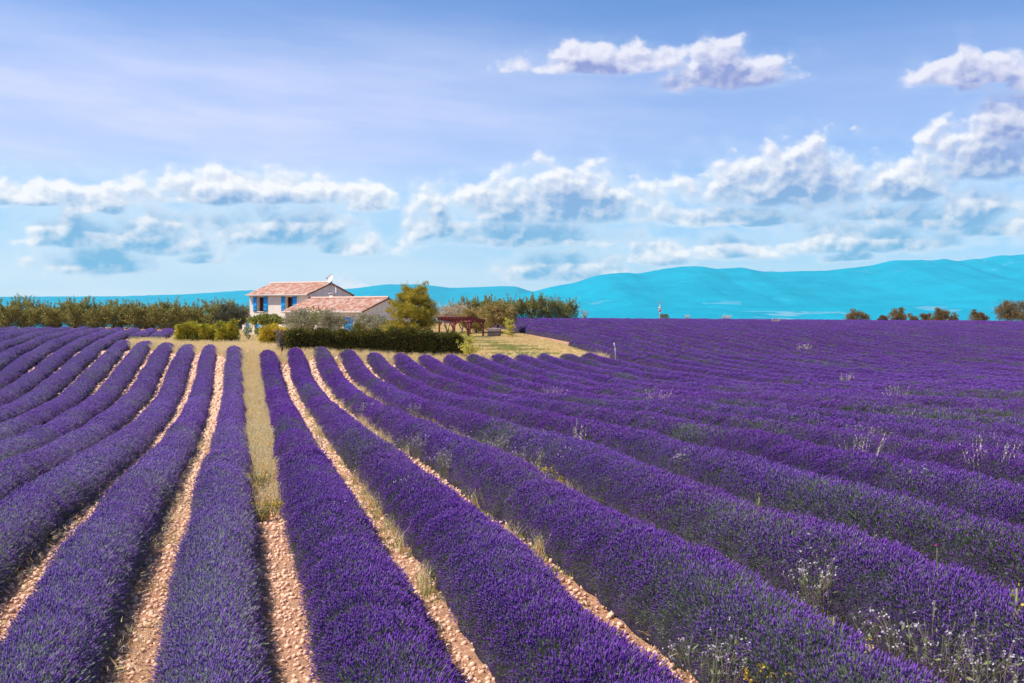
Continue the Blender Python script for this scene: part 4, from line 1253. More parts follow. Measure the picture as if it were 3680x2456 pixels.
def olive(x, y, rad, h, label, matk='olive', name='olive_tree', cat='tree', n=34, lr=.45, per=190, size=.12, seed=1, base_h=.5, trunk='bark', asp=.42, group=None, z0=None, up=.5):
    r = np.random.default_rng(seed)
    root = plant(name, label, cat, (x, y, gz(x, y) if z0 is None else z0), group)
    tr = MB(); lf = MB()
    c = (0, 0, base_h + (h - base_h) * .52); rz_ = (h - base_h) * .46
    for i in range(3):
        a = i * 2.1 + r.random(); e = (math.cos(a) * rad * .5, math.sin(a) * rad * .5, base_h + (h - base_h) * .45)
        tr.tube(limb((r.normal() * .05, r.normal() * .05, -.1), e, 5, .05, r), np.linspace(.10, .03, 5), 6)
    lump_crown(lf, c, (rad, rad, rz_), n, lr, per, size, asp, r, low=-.85, up=up)
    # twigs that break the outline
    P, d_ = shell_points(c, (rad * 1.02, rad * 1.02, rz_ * 1.06), 160, .93, r)
    for p, q in zip(P[:90], d_[:90]):
        if q[2] < -.1: continue
        ln = r.uniform(.15, .4); k = np.linspace(0, 1, 9)[:, None]
        lf.leaves(p + (q * .5 + np.array([0, 0, .8])) * ln * k, size * .9, asp, A=np.array([0, 0, 1.0]))
    tr.build('trunk', M[trunk], root); lf.build('crown', M[matk], root)
    return root


olive(5.35, 98.6, 1.35, 3.05, 'round grey green olive tree left of the other round one, before the low wing', seed=3, n=44, lr=.50, per=230)
olive(8.15, 98.1, 1.28, 3.10, 'round grey green olive tree in front of the middle of the low wing', seed=4, n=44, lr=.48, per=230)
olive(11.3, 96.4, 1.55, 2.65, 'wide low olive tree right of the closed blue shutters', seed=5, n=46, lr=.44, per=220)
olive(7.0, 102.5, .95, 3.1, 'bright green broad leaved tree peeping out between the two round olive trees', matk='fig', name='fig_tree', size=.16, asp=.75, seed=6, n=22, lr=.38, per=60)
olive(12.5, 97.2, .7, 2.4, 'small leafy green bush between the wide olive and the pine', matk='fig', name='leafy_bush', cat='bush', size=.13, asp=.7, seed=16, n=16, lr=.32, per=60)
olive(9.9, 92.6, .9, 1.85, 'low olive green shrub under the closed blue shutters', matk='hedge', name='low_shrub', cat='shrub', seed=17, n=20, lr=.32, per=110, size=.10, base_h=.2)
olive(-.75, 119.6, 1.75, 3.6, 'round dark evergreen tree at the left corner of the farmhouse', matk='holm', name='evergreen_tree', seed=7, n=60, lr=.55, per=260, size=.13, base_h=.9, trunk='darkbark', asp=.45)
olive(22.2, 114.6, 1.5, 3.35, 'greyish olive tree behind the left half of the pergola', matk='greyolive', seed=8, n=34, lr=.42, per=170, base_h=1.0, trunk='palebark')
olive(24.4, 117.5, 1.5, 3.2, 'greyish olive tree behind the right half of the pergola', matk='greyolive', seed=9, n=34, lr=.42, per=170, base_h=.8, trunk='palebark')
olive(20.4, 117.5, 1.3, 3.6, 'slender greyish olive tree just right of the pine', matk='greyolive', seed=19, n=30, lr=.40, per=150, base_h=.9, trunk='palebark')

# fig or mulberry with a wide flat crown in front of the upper facade
r = np.random.default_rng(21)
fx, fy = 2.75, 109.5
root = plant('mulberry_tree', 'wide dark green broad leaved tree in front of the upper storey facade', 'tree', (fx, fy, gz(fx, fy)))
tr = MB(); lf = MB()
for dx_ in (-1.1, .2, 1.2):
    tr.tube(limb((dx_ * .6, 0, -.1), (dx_, 0, 1.5), 4, .05, r), [.10, .09, .08, .07], 6)
lump_crown(lf, (0, 0, 2.0), (2.05, 1.5, .50), 58, .38, 88, .17, .75, r, low=-.6, squash=.75)
tr.build('trunk', M['darkbark'], root); lf.build('crown', M['fig'], root)

# pine
r = np.random.default_rng(33)
px_, py_ = 14.55, 91.3
root = plant('pine_tree', 'golden green pine tree standing between the low wing and the pergola', 'tree', (px_, py_, gz(px_, py_)))
tr = MB(); lf = MB()
T_ = limb((0, 0, -.1), (.15, 0, 4.9), 8, .05, r); tr.tube(T_, np.linspace(.17, .03, 8), 8)
for i in range(64):
    z_ = r.uniform(.5, 5.0); a = r.uniform(0, 6.283)
    reach = np.interp(z_, [.6, 1.2, 2.6, 3.6, 4.6, 5.2], [1.9, 2.3, 2.45, 2.25, 1.65, .8]) * r.uniform(.55, 1.0)
    k = min(int(z_ / 4.9 * 7), 6); b = T_[k] * .5 + T_[min(k + 1, 7)] * .5; b = np.array([b[0], b[1], z_ * .92])
    e = b + np.array([math.cos(a) * reach, math.sin(a) * reach, r.uniform(.15, .55)])
    L = limb(b, e, 5, .08, r); tr.tube(L, np.linspace(.045, .015, 5), 5)
    for j in range(5):
        c = L[min(2 + j % 3, 4)] + r.normal(size=3) * .20; q = r.uniform(.24, .44)
        P, d_ = shell_points(c, (q, q, q * .75), 84, .2, r)
        lf.leaves(P, .22, .18, A=d_ * .5 + np.array([0, 0, .9]), spread=.5)
for i in range(9):                                   # candles at the top
    c = np.array([r.normal() * .5, r.normal() * .5, 5.1 + r.normal() * .12])
    lf.leaves(c + np.array([0, 0, 1.0]) * np.linspace(0, .3, 10)[:, None], .12, .2, A=np.array([0, 0, 1.5]), spread=.5)
tr.build('trunk', M['darkbark'], root); lf.build('crown', M['pine'], root)
# low golden pine boughs in front of it
r = np.random.default_rng(34)
root = plant('young_pine', 'low golden young pine between the olive and the hedge', 'tree', (12.95, 90.2, gz(12.9, 90.2)))
tr = MB(); lf = MB(); tr.tube(limb((0, 0, -.1), (0, 0, 1.9), 4, .03, r), [.07, .05, .04, .02], 6)
for p, q in lumps((0, 0, 1.25), (1.15, 1.1, .85), 38, .34, r, low=-.7):
    P, d_ = shell_points(p, (q, q, q * .8), 90, .2, r); lf.leaves(P, .20, .2, A=d_ * .5 + np.array([0, 0, .8]), spread=.5)
tr.build('trunk', M['darkbark'], root); lf.build('crown', M['pine'], root)

# oak by the log pile: two trunks' worth of round bushy crown
r = np.random.default_rng(41)
ox, oy = 26.9, 110.6
root = plant('oak_tree', 'bushy round golden brown oak beside the log pile', 'tree', (ox, oy, gz(ox, oy)))
tr = MB(); lf = MB()
tr.tube(limb((0, 0, -.1), (.1, 0, 1.4), 5, .04, r), [.16, .14, .13, .12, .10], 7)
for i in range(6):
    a = i * 1.05; tr.tube(limb((.1, 0, 1.2), (math.cos(a) * 1.2, math.sin(a) * 1.2, 2.5), 5, .08, r), np.linspace(.08, .02, 5), 5)
lump_crown(lf, (.05, 0, 1.95), (2.15, 2.0, 1.50), 120, .52, 190, .13, .6, r, low=-.85)
tr.build('trunk', M['darkbark'], root); lf.build('crown', M['oak'], root)
r = np.random.default_rng(42)
root = plant('oak_tree', 'lower spreading golden brown oak between the pergola and the round oak', 'tree', (25.2, 113.4, gz(25.2, 113.4)))
tr = MB(); lf = MB(); tr.tube(limb((0, 0, -.1), (0, 0, 1.2), 4, .04, r), [.13, .11, .1, .08], 6)
lump_crown(lf, (0, 0, 1.6), (2.2, 1.8, 1.35), 90, .48, 180, .13, .6, r, low=-.9)
tr.build('trunk', M['darkbark'], root); lf.build('crown', M['oak'], root)


def young(x, y, h, rad, bare, label, seed, cx=0.0, clear=.9):
    r = np.random.default_rng(seed)
    root = plant('young_tree', label, 'tree', (x, y, gz(x, y)))
    tr = MB(); lf = MB()
    tr.tube(limb((0, 0, -.1), (cx * .3, 0, h * .75), 6, .015, r), np.linspace(.04, .018, 6), 6)
    for i in range(20):
        a = i * 2.4; z_ = r.uniform(bare, h * .8)
        rr = rad * r.uniform(.55, 1.05) * np.interp(z_ / h, [.2, .45, .9], [.85, 1, .5])
        e = np.array([cx + math.cos(a) * rr, math.sin(a) * rr, z_ + r.uniform(-.1, .40)])
        L = limb((cx * .2, 0, z_ * .9), e, 4, .04, r); tr.tube(L, np.linspace(.014, .005, 4), 4)
        for j in range(4):
            c = L[1 + j % 3] + r.normal(size=3) * .07; P, d_ = shell_points(c, (.17, .17, .14), 17, .2, r)
            lf.leaves(P, .115, .55, A=d_ * .6)
    tr.build('trunk', M['palebark'], root); lf.build('crown', M['young'], root)


young(16.55, 76.9, 2.15, 1.0, .62, 'small young tree with thin pale trunk right of the hedge block', 51)
young(26.35, 103.4, 2.35, .68, .25, 'bright yellow green young tree in front of the oak', 52)

# pruned stump
r = np.random.default_rng(61)
root = plant('pruned_tree', 'bare dark pruned stump with forked arms at the left end of the hedge', 'tree', (3.05, 78.4, gz(3.05, 78.4)))
tr = MB(); tr.tube(limb((0, 0, -.1), (.03, 0, .72), 5, .02, r), [.085, .08, .075, .08, .07], 7)
for e in ((-.42, .05, 1.28), (.12, -.05, 1.15), (-.12, .1, 1.12), (.22, .05, .98)):
    tr.tube(limb((0, 0, .62), e, 4, .04, r), [.055, .045, .04, .03], 6)
tr.build('trunk', M['darkbark'], root)


def hedge_block(name, label, x0, x1, y, dep, h, matk, seed, wild=0, rot=0.0, cat='hedge', per_m2=420, size=.10, rag=.12, group=None, lean=0.0):
    r = np.random.default_rng(seed); L = x1 - x0; xc = (x0 + x1) / 2
    root = plant(name, label, cat, (xc, y, gz(xc, y)), group, rot)
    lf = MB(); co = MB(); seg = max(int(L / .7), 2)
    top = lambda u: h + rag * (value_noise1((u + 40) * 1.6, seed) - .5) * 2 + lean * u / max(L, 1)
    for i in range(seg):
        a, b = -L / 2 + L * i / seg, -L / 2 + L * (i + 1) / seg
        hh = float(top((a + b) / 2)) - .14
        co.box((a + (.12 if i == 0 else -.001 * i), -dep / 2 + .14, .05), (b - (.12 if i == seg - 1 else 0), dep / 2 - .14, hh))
    # leafy sprays over front, back, top and ends
    def sprays(P, nrm, n_up):
        d_ = nrm * .7 + np.array([.10, 0, n_up]) + r.normal(size=P.shape) * .30
        d_ /= np.linalg.norm(d_, axis=1)[:, None]
        for s_ in range(5):
            lf.leaves(P + d_ * (.03 + .055 * s_) + r.normal(size=P.shape) * .03, size, .40, A=d_ * 1.4, spread=.6)
    for sy in (-1, 1):
        n = int(L * h * per_m2 / 5 * (1 if sy < 0 else .6))
        u = r.uniform(-L / 2, L / 2, n); v = r.random(n) ** .9
        bul = .10 * (value_noise1(u * 1.2 + 9 * sy, seed + 2) - .5) + .10 * (value_noise1(v * 4 + u * .7, seed + 4) - .5)
        P = np.stack([u, sy * (dep / 2 - .06 + bul), v * top(u)], 1)
        sprays(P, np.tile((0, sy, 0), (n, 1)), .6)
    n = int(L * dep * per_m2 / 5 * 1.5); u = r.uniform(-L / 2, L / 2, n)
    P = np.stack([u, r.uniform(-dep / 2, dep / 2, n), top(u) - .10 + r.normal(size=n) * .05], 1); sprays(P, np.tile((0, 0, .4), (n, 1)), .8)
    for sx in (-1, 1):
        n = int(dep * h * per_m2 / 5); P = np.stack([np.full(n, sx * (L / 2 - .06)) + r.normal(size=n) * .05, r.uniform(-dep / 2, dep / 2, n), r.random(n) * h], 1)
        sprays(P, np.tile((sx, 0, 0), (n, 1)), .6)
    for i in range(wild):                               # sprays left unclipped, leaning out at the top
        u = r.uniform(-L / 2, L / 2); p = np.array([u, r.uniform(-dep / 2, dep / 2), float(top(u)) - .15])
        d_ = np.array([r.normal() * .5 + .25, r.normal() * .3, 1.0]); d_ /= np.linalg.norm(d_); ln = r.uniform(.25, .6)
        k_ = np.linspace(0, 1, 14)[:, None]; lf.leaves(p + d_ * ln * k_ + r.normal(size=(14, 3)) * .03, size, .36, A=d_ * 1.3, spread=.6)
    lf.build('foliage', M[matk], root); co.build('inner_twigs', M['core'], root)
    return root


hedge_block('hedge', 'long dark clipped cypress hedge in front of the house', 3.55, 14.0, 79.7, 1.4, 1.52, 'hedge', 71, rot=R(-6), per_m2=760, size=.13, rag=.2, wild=70)
hedge_block('hedge', 'shorter dark hedge block right of the long hedge', 14.05, 16.35, 79.2, 1.4, 1.42, 'hedge', 72, rot=R(-6), per_m2=760, size=.13, rag=.2, wild=70)
hedge_block('clipped_shrub', 'leftmost of the three clipped golden green conifer shrubs', -5.1, -3.1, 98.3, 1.3, 1.50, 'thuja', 73, rot=R(-14), cat='shrub', per_m2=700, size=.17, rag=.34, wild=46, group='clipped golden shrubs left of the house')
hedge_block('clipped_shrub', 'middle one of the three clipped golden green conifer shrubs', -3.0, -1.55, 97.6, 1.3, 1.58, 'thuja', 74, rot=R(-14), cat='shrub', per_m2=700, size=.17, rag=.34, wild=46, group='clipped golden shrubs left of the house')
hedge_block('clipped_shrub', 'rightmost of the three clipped golden green conifer shrubs', -1.6, -.25, 96.0, 1.3, 1.52, 'thuja', 75, rot=R(-14), cat='shrub', per_m2=700, size=.17, rag=.34, wild=46, group='clipped golden shrubs left of the house', lean=.25)
hedge_block('golden_shrub', 'bright golden yellow conifer shrub left of the dark hedge', 2.0, 3.5, 88.6, 1.4, 1.42, 'yellowshrub', 76, rot=R(-14), cat='shrub', per_m2=700, size=.16, rag=.2, wild=26)
hedge_block('withered_shrub', 'withered grey brown shrub between the golden shrub and the dark hedge', 2.95, 3.7, 80.6, .8, 1.55, 'deadtwig', 77, rot=R(-14), cat='shrub', per_m2=460, size=.09, rag=.15)


def low_bush(name, label, x, y, rad, h, matk, seed, cat='bush', size=.09, n=20, asp=.25, group=None):
    r = np.random.default_rng(seed)
    root = plant(name, label, cat, (x, y, gz(x, y)), group)
    lf = MB()
    for i in range(n * 9):
        a = r.uniform(0, 6.283); el_ = math.acos(r.random() ** .6 * .98)
        d_ = np.array([math.cos(a) * math.sin(el_), math.sin(a) * math.sin(el_), math.cos(el_)]) * np.array([rad, rad, h]) * r.uniform(.8, 1.05)
        k = np.linspace(.3, 1, 9)[:, None]; lf.leaves(d_ * k, size, asp, A=d_ / np.linalg.norm(d_) * 1.5, spread=.6)
    lf.build('foliage', M[matk], root); return root


for i, (x, y, txt) in enumerate(((-9.1, 101.7, 'leftmost of the three low green tufts on the verge'), (-7.0, 101.5, 'middle one of the three low green tufts on the verge'), (-5.4, 102.6, 'rightmost of the three low green tufts, touching the clipped shrubs'))):
    low_bush('lavender_bush', txt, x, y, .52, .50, 'weedleaf', 81 + i, group='low tufts on the verge', n=16)
for i, (x, y, s) in enumerate(((.4, 105.5, .55), (1.2, 105.2, .6), (-.5, 106.4, .5), (2.0, 104.6, .5))):
    low_bush('dry_bush', ('first', 'second', 'third', 'fourth')[i] + ' straw coloured dry bush counted from the blue door, before the house', x, y, s, .75, 'straw', 91 + i, n=14, group='dry bushes in front of the house')
olive(.9, 101.5, .35, 1.35, 'thin leafy sapling in front of the blue door', matk='fig', name='leafy_sapling', seed=18, n=5, lr=.18, per=14, size=.12, asp=.7, base_h=.3)
olive(2.0, 103.0, .4, 1.3, 'thin leafy sapling in front of the second blue door', matk='fig', name='leafy_sapling', seed=20, n=5, lr=.18, per=14, size=.12, asp=.7, base_h=.3)

# far pines beyond the field's crest on the right
FP = [(121.3, 190.8, 3.9, 2.7, 'spreading pine leftmost of the far trees on the right skyline'), (126.1, 189.6, 3.0, 1.3, 'low shrubby pine between the first two far trees'), (123.2, 180.0, 4.0, 1.9, 'dark rounded pine second of the tall far trees'), (132.2, 187.9, 3.0, 1.3, 'small dark pine right of the dark rounded one'), (134.8, 187.3, 3.4, 1.3, 'small pine touching the layered one on its left'), (131.3, 177.9, 4.3, 2.0, 'layered golden pine with a pointed top on the skyline'), (140.2, 185.9, 3.0, 1.0, 'thin wispy pine right of the layered golden one'), (138.1, 176.1, 3.4, 1.8, 'isolated round pine between the golden one and the big ones'), (143.4, 174.4, 5.3, 2.7, 'big round brown green pine near the right edge'), (149.6, 177.0, 5.0, 3.0, 'big pine cut off by the right edge of the picture')]
for i, (x, y, h, rad, lab) in enumerate(FP):
    r = np.random.default_rng(200 + i)
    z_ = gz(x, y); root = plant('pine_tree', lab, 'tree', (x, y, z_ - .1), 'far pines on the right skyline')
    tr = MB(); lf = MB(); root.location.z -= .75; h *= 1.08; rad *= 1.1
    tr.tube(limb((0, 0, -.2), (0, 0, h * .8), 5, .05, r), np.linspace(.16, .05, 5), 6)
    nl = int(15 * rad); flat = .55 if i in (0, 5, 2) else .85
    for p, q in lumps((0, 0, h * .55), (rad * .85, rad * .85, h * .42), nl, rad * .25 + .10, r, low=-.8):
        p = p + np.array([math.sin(p[2] * 3 + i) * rad * .22, 0, abs(p[0]) * -.18]); q *= r.uniform(.7, 1.25)
        if i == 5: p[:2] *= np.interp(p[2] / h, [.3, 1], [1.15, .45])
        tr.tube(limb((0, 0, p[2] * .75), p, 3, .05, r), [.05, .03, .015], 4)
        P, d_ = shell_points(p, (q, q, q * flat), 130, .15, r); lf.leaves(P, .30, .24, A=d_ * .5 + np.array([0, 0, .7]), spread=.6)
    tr.build('trunk', M['darkbark'], root); lf.build('crown', M['farpine'], root)

# ------------------------------------------------------------------ pergola
pb = np.array([22.4, 103.7])                   # near corner
dl = np.array([19.75, 106.3]) - pb; dl /= np.linalg.norm(dl); LL = 3.75
dr_ = np.array([dl[1], -dl[0]])
if dr_[0] < 0: dr_ = -dr_
LR = 2.6
ang = math.atan2(dl[1], dl[0])
pg = empty('pergola', (pb[0], pb[1], gz(*pb)), ang)
tag(pg, 'dark red wooden pergola with braced posts standing on the dry lawn', 'pergola')
sgn = 1.0 if (np.array([-dl[1], dl[0]]) @ dr_) > 0 else -1.0
HT = 2.02


def pl(u, v, z_): return (u, v * sgn, z_)


drop = .30
posts = [(0.05, 0.05), (LL * .5, 0.05), (LL - .05, 0.05), (0.05, LR), (LL * .5, LR), (LL - .05, LR)]
for u, v in posts:
    top = HT - drop * v / LR
    mb = MB(); mb.beam(pl(u, v, -.35), pl(u, v, top - .16), .13, .13); mb.build('post', M['pergola'], pg)
for v in (0.05, LR):
    top = HT - drop * v / LR
    mb = MB(); mb.beam(pl(-.15, v, top - .08), pl(LL + .15, v, top - .08), .11, .17); mb.build('beam', M['pergola'], pg)
    for u, s_ in ((.05, 1), (LL * .5, 1), (LL * .5, -1), (LL - .05, -1)):
        mb = MB(); mb.beam(pl(u + s_ * .03, v, top - .66), pl(u + s_ * .50, v, top - .17), .08, .09); mb.build('brace', M['pergola'], pg)
for u in (0.05, LL - .05):
    mb = MB(); mb.beam(pl(u, .12, HT - .10), pl(u, LR - .07, HT - drop - .07), .10, .15); mb.build('beam', M['pergola'], pg)
    for v, s_ in ((.05, 1), (LR, -1)):
        top = HT - drop * v / LR
        mb = MB(); mb.beam(pl(u, v + s_ * .07, top - .70), pl(u, v + s_ * .50, top - .20), .08, .09); mb.build('brace', M['pergola'], pg)
nra = 10
for i in range(nra):
    u = -.08 + (LL + .16) * i / (nra - 1)
    mb = MB(); mb.beam(pl(u, -.22, HT + .075), pl(u, LR + .22, HT - drop + .035), .07, .11); mb.build('rafter', M['pergola'], pg)
for i in range(9):
    v = -.12 + (LR + .24) * i / 8
    mb = MB(); mb.beam(pl(-.2, v, HT + .15 - drop * v / LR), pl(LL + .2, v, HT + .15 - drop * v / LR), .06, .035); mb.build('slat', M['pergola'], pg)

# log pile: every log is a thing of its own
r = np.random.default_rng(5)
lx, ly = 25.15, 104.6; lz = gz(lx, ly)
k = 0
logang = math.atan2(-.25, .97)
log_meshes = []
for q in range(3):
    mb = MB(); rr = .075 + .012 * q; P = limb((-.62, 0, 0), (.62, 0, 0), 5, .012, r)
    mb.tube(P, [rr, rr * 1.03, rr * .97, rr, rr * .96], 9, cap=False)
    me = mb.mesh('log'); me.materials.append(M['logbark'])
    mb = MB()
    for e, sx in ((P[0], -1), (P[-1], 1)):
        V = [e + np.array([sx * .003, 0, 0])] + [e + np.array([sx * .002, math.cos(a) * rr * .98, math.sin(a) * rr * .98]) for a in np.arange(9) / 9 * 6.2832]
        mb.add(V, None, [(0, i + 1, (i + 1) % 9 + 1) for i in range(9)])
    me2 = mb.mesh('cut_end'); me2.materials.append(M['logend'])
    log_meshes.append((me, me2, rr))
for row in range(6):
    for j in range(5 - (row % 2)):
        me, me2, rr = log_meshes[(row * 2 + j) % 3]
        o = link('log', me)
        o.location = (lx + r.normal() * .05 + .25 * (j - 2) * .17, ly + (j - 2 + .5 * (row % 2)) * .175, lz + .085 + row * .15)
        o.rotation_euler = (r.uniform(0, 6), r.normal() * .012, logang + r.normal() * .03)
        tag(o, 'split log with grey bark lying in the pile under the oak', 'log', 'logs stacked beside the pergola')
        c = link('cut_end', me2, o)

# plank on the lawn, little white stake, marker stick, post with plates
mb = MB(); mb.box((-.32, -.10, 0), (.32, .10, .09)); o = mb.build('plank', M['pergola']); o.location = (20.9, 88.5, gz(20.9, 88.5) + .02); o.rotation_euler = (0, .02, -.3)
tag(o, 'short dark red plank lying on the dry lawn', 'plank')
wp = empty('garden_stake', (2.45, 88.0, gz(2.45, 88.0))); tag(wp, 'small white stake with a tag in front of the golden shrub', 'stake')
mb = MB(); mb.tube([(0, 0, -.1), (0, 0, .35)], .02, 6); mb.build('stick', M['whitepaint'], wp)
mb = MB(); mb.box((-.07, -.05, .30), (.07, -.025, .56)); mb.build('name_plate', M['whitepaint'], wp)
mk = empty('marker_stick', (27.55, 75.6, gz(27.55, 75.6))); tag(mk, 'thin white marker stick with a bent top at the corner of the lawn', 'marker')
mb = MB(); mb.tube([(.0, 0, -.1), (-.02, 0, .8), (-.04, 0, 1.18)], [.022, .02, .02], 7); mb.build('stick', M['whitepaint'], mk)
mb = MB(); mb.tube([(-.04, 0, 1.16), (-.07, 0, 1.30), (-.12, 0, 1.50)], [.03, .045, .025], 7); mb.build('flag', M['whitepaint'], mk)
mk = empty('marker_post', (71.1, 172.7, gz(71.1, 172.7))); tag(mk, 'marker post with a tan and a red plate on the skyline', 'post')
zz = 1.3
mb = MB(); mb.tube([(0, 0, -.2), (0, 0, zz + 2.05)], .05, 8); mb.build('pole', M['signtan'], mk)
mb = MB(); mb.tube([(0, 0, zz + 2.05), (0, 0, zz + 2.55), (0, 0, zz + 2.62)], [.07, .07, .03], 8); mb.build('pole_cap', M['orange'], mk)
mb = MB(); mb.box((-.26, -.13, zz + 1.28), (.26, -.09, zz + 1.58)); sp = mb.build('sign_plate', M['signtan'], mk); sp['label'] = 'upper tan plate'
mb = MB(); mb.box((-.18, -.13, zz + .72), (.18, -.09, zz + 1.12)); sp = mb.build('sign_plate', M['signred'], mk); sp['label'] = 'lower red plate'
for s_ in (mk,): s_.rotation_euler = (0, 0, R(-22))
r = np.random.default_rng(9)
root = plant('boundary_wall', 'low mossy stone block at the foot of the marker post', 'wall', (71.9, 173.1, gz(71.9, 173.1)), rz=R(-22))
for j in range(5):
    for i in range(4):
        a = -.75 + i * .40 + (.2 if j % 2 else 0); w_ = .38
        mb = MB(); jx = r.normal() * .015; mb.box((a + .01, -.3 + jx, j * .34 + .005), (min(a + w_, 1.0), .3 + jx, (j + 1) * .34 - .01)); mb.build('stone', M['mossy'], root)
# pale edging of the gravel drive before the house
xs_ = np.arange(-.6, 3.6, .25)
r = np.random.default_rng(4)
root = plant('kerb_edging', 'pale stone edging line of the drive before the blue doors', 'edging', (0, 0, 0))
for x in xs_:
    y = 103.2 - .25 * (x + .6)
    mb = MB(); h_ = r.uniform(.08, .15)
    mb.box((x + .01, y - .09, gz(x, y) - .05), (x + .24, y + .09, gz(x, y) + h_)); mb.build('stone', M['gravel'], root)

# ------------------------------------------------------------------ weeds among the lavender
def weed(kind, x, y, s, label, seed, z=None):
    r = np.random.default_rng(seed)
    nm, grp_ = {'seed': ('seed_head_weed', 'white seed head weeds'), 'yel': ('yellow_weed', 'yellow weeds'), 'pale': ('pale_grass_tuft', 'pale grass tufts'), 'mul': ('mullein_stalk', 'yellow flower stalks')}[kind]
    root = plant(nm, label, 'weed' if kind != 'pale' else 'grass tuft', (x, y, gz(x, y) + (0 if z is None else z)), grp_)
    st = MB(); hd = MB()
    sc = max(1.0, y / 34)
    if kind == 'seed':
        for i in range(int(24 * s) + 8):
            a = r.uniform(0, 6.28); q = .55 * s * math.sqrt(r.random()); h = r.uniform(.50, .80)
            b = np.array([math.cos(a) * q * .7, math.sin(a) * q * .7, .1]); e = np.array([math.cos(a) * q * 1.15 + r.normal() * .05, math.sin(a) * q * 1.15 + r.normal() * .05, h])
            L = limb(b, e, 4, .02, r); st.tube(L, .0035 * sc, 3, cap=False)
            for j in range(3):
                t_ = e + r.normal(size=3) * np.array([.06, .06, .05]) - np.array([0, 0, .05 * j])
                st.tube([L[2], t_], .0022 * sc, 3, cap=False)
                P, d_ = shell_points(t_, (.016 * sc,) * 3, 5, .3, r); hd.leaves(P, .019 * sc, .8, A=d_)
        P = np.stack([r.normal(size=60) * .3 * s, r.normal(size=60) * .3 * s, r.uniform(.15, .65, 60)], 1); lf = MB(); lf.leaves(P, .07, .3, A=np.array([0, 0, 1.0]))
        lf.build('leaf_tuft', M['weedleaf'], root); hd.build('seed_heads', M['seed'], root)['kind'] = 'stuff'
    elif kind == 'yel':
        lf = MB()
        for i in range(int(70 * s)):
            a = r.uniform(0, 6.28); q = .5 * s * math.sqrt(r.random()); h = r.uniform(.25, .75) * s
            e = np.array([math.cos(a) * q, math.sin(a) * q, h]); st.tube(limb((e[0] * .3, e[1] * .3, 0), e, 4, .02, r), .004 * sc, 3, cap=False)
            k = np.linspace(.3, 1, 7)[:, None]; lf.leaves(e * np.array([.8, .8, 1]) * k, .05, .35, A=d0 if False else np.array([0, 0, 1.0]))
            if r.random() < .6: P, d_ = shell_points(e, (.04, .04, .04), 11, .3, r); hd.leaves(P, .030 * sc ** 1.6, .8, A=d_)
        lf.build('leaf_tuft', M['weedleaf'], root); hd.build('flower_heads', M['yellowflower'], root)['kind'] = 'stuff'
    elif kind == 'pale':
        for i in range(int(22 * s)):
            a = r.uniform(0, 6.28); q = .4 * s; b = np.array([math.cos(a) * q * .5, math.sin(a) * q * .5, .2]); e = b + np.array([math.cos(a) * q * r.random() + .06, math.sin(a) * q * r.random(), r.uniform(.5, .85)])
            L = limb(b, e, 5, .02, r); st.tube(L, .003 * sc, 3, cap=False)
            k = np.linspace(.6, 1.05, 8)[:, None]; hd.leaves(b + (e - b) * k, .05 * sc ** .7, .35, A=(e - b) * 2, spread=.5)
        hd.build('seed_heads', M['palegrass'], root)['kind'] = 'stuff'
    else:
        e = np.array([.05, 0, .88 * s]); st.tube(limb((0, 0, 0), e, 4, .01, r), .012, 5)
        k = np.linspace(.45, 1, 26)[:, None]; lf = MB(); lf.leaves(e * k + r.normal(size=(26, 3)) * .015, .05, .6, A=np.array([0, 0, 1.0]))
        P = np.stack([r.normal(size=18) * .07, r.normal(size=18) * .07, r.uniform(.3, .7, 18)], 1); lf.leaves(P, .12, .35, A=np.array([0, 0, .8]))
        lf.build('leaf_tuft', M['weedleaf'], root); P = e * np.linspace(.72, 1, 14)[:, None] + r.normal(size=(14, 3)) * .018; hd.leaves(P, .035, .8); hd.build('flower_heads', M['yellowflower'], root)['kind'] = 'stuff'
    st.build('stem', M['weedstem'], root)
    return root


SEEN = {}


def where(x, y):
    if x < .2: return 'left of the path'
    k = max(1, int(round((x - X0 - .12 - float(bend(np.array(float(y))))) / SP + .5)))
    kk = ORD[k - 1] if k <= 20 else None
    band = 'near end' if y < 14 else 'lower part' if y < 22 else 'middle' if y < 33 else 'upper part' if y < 55 else 'far end'
    return ('%s of the %s right row' % (band, kk)) if kk else 'far out in the right-hand field'


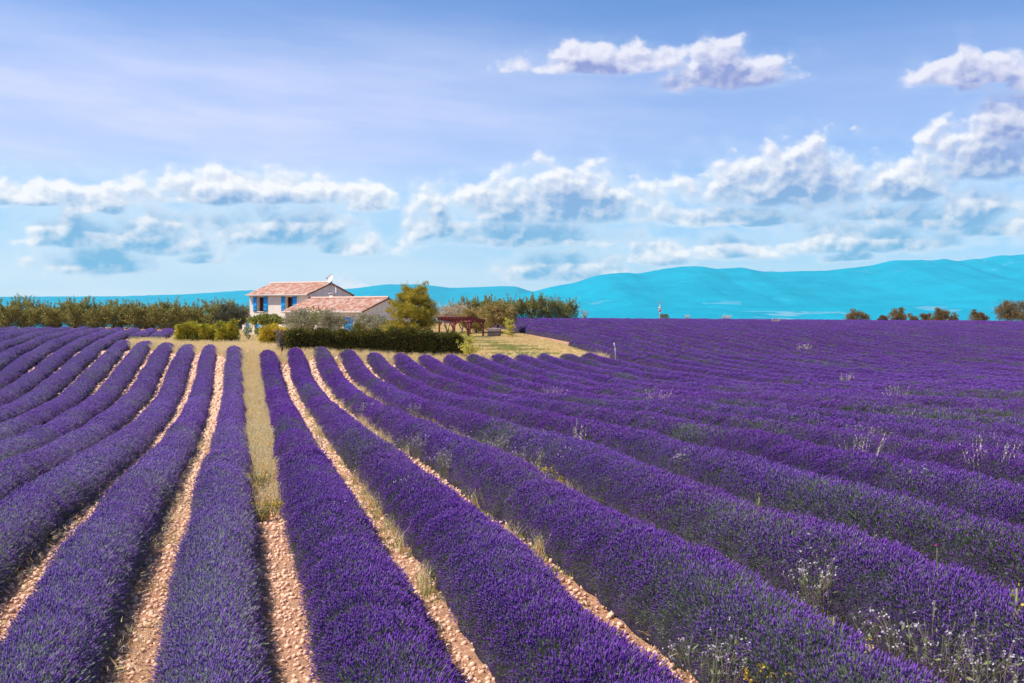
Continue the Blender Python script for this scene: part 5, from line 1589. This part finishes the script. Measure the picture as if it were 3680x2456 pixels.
WEEDS = {'seed': [(5.17, 44.1, .8), (6.56, 40.4, .45), (5.59, 29.55, .7), (4.55, 27.65, .9), (5.53, 26.35, .7), (5.95, 25.4, .9), (5.98, 22.0, .8), (6.98, 24.15, .6), (3.21, 20.3, .7), (4.44, 23.25, .5), (6.82, 20.95, .6), (8.46, 19.0, .5), (6.89, 10.85, 1.1), (6.09, 10.25, .45), (5.97, 8.25, 1.0), (5.96, 7.35, .6), (4.19, 8.9, .6), (17.02, 24.75, 1.1), (13.07, 20.4, .9), (10.2, 14.3, .4), (2.2, 31.5, .5), (1.75, 18.35, .7)],
         'yel': [(5.88, 34.3, .9), (5.57, 23.45, .8), (5.55, 21.1, .8), (5.66, 19.8, .9), (4.66, 8.5, .7), (10.65, 12.65, .8)],
         'pale': [(13.27, 44.4, 1.0), (15.23, 37.35, 1.1), (31.19, 50.2, .8), (10.9, 17.1, .8), (12.02, 15.05, .9), (44.41, 77.6, 1.2), (67.47, 124.95, 1.3), (7.53, 23.1, .5), (22.6, 33.0, 1.0)],
         'mul': [(7.05, 13.55, 1.0), (5.15, 8.5, .95), (5.16, 7.95, .95), (6.67, 8.0, 1.1)]}
NM = {'seed': ('white seed head weed', 'bigger', 'smaller'), 'yel': ('yellow flowered weed', '', ''), 'pale': ('pale pinkish grass tuft', '', ''), 'mul': ('upright yellow green stalk', '', '')}
sd_i = 300
for kind, L in WEEDS.items():
    for x, y, s in L:
        wtxt = where(x, y); lab = NM[kind][0] + ' in the ' + wtxt if not wtxt.startswith(('left', 'far out')) else NM[kind][0] + ' ' + wtxt
        c = SEEN.get(lab, 0); SEEN[lab] = c + 1
        if c: lab = ['smaller', 'lower', 'lowest', 'thin', 'last'][min(c - 1, 4)] + ' ' + lab
        weed(kind, x, y, s, lab, sd_i); sd_i += 1
for x, y, s, lab in ((.50, 25.6, .75, 'yellow flowering weed at the lower end of the grass path'), (.42, 21.2, .5, 'low yellowish weed on the bare soil of the path'), (.72, 21.7, .5, 'yellow weed against the first right row on the path')):
    weed('yel', x, y, s, lab, sd_i, z=0.02); sd_i += 1
# white dry shrub and straw tufts on the crest
r = np.random.default_rng(8)
for x, y, s, lab in ((74.9, 154.6, 1.5, 'tall pale grass clump on the crest right of the marker post'), (68.6, 155.5, .8, 'low pale grass on the crest just right of the marker post')):
    weed('pale', x, y, s, lab, sd_i, z=.3); sd_i += 1
root = plant('poppy', 'single red poppy in the near right lavender', 'flower', (7.44, 10.1, gz(7.44, 10.1)))
mb = MB(); mb.tube([(0, 0, .2), (0, 0, .74)], .004, 4); mb.build('stem', M['weedstem'], root)
mb = MB(); P, d_ = shell_points((0, 0, .76), (.015, .015, .01), 8, .5, r); mb.leaves(P, .018, .9, A=d_ + np.array([0, 0, .4])); mb.build('petals', M['red'], root)
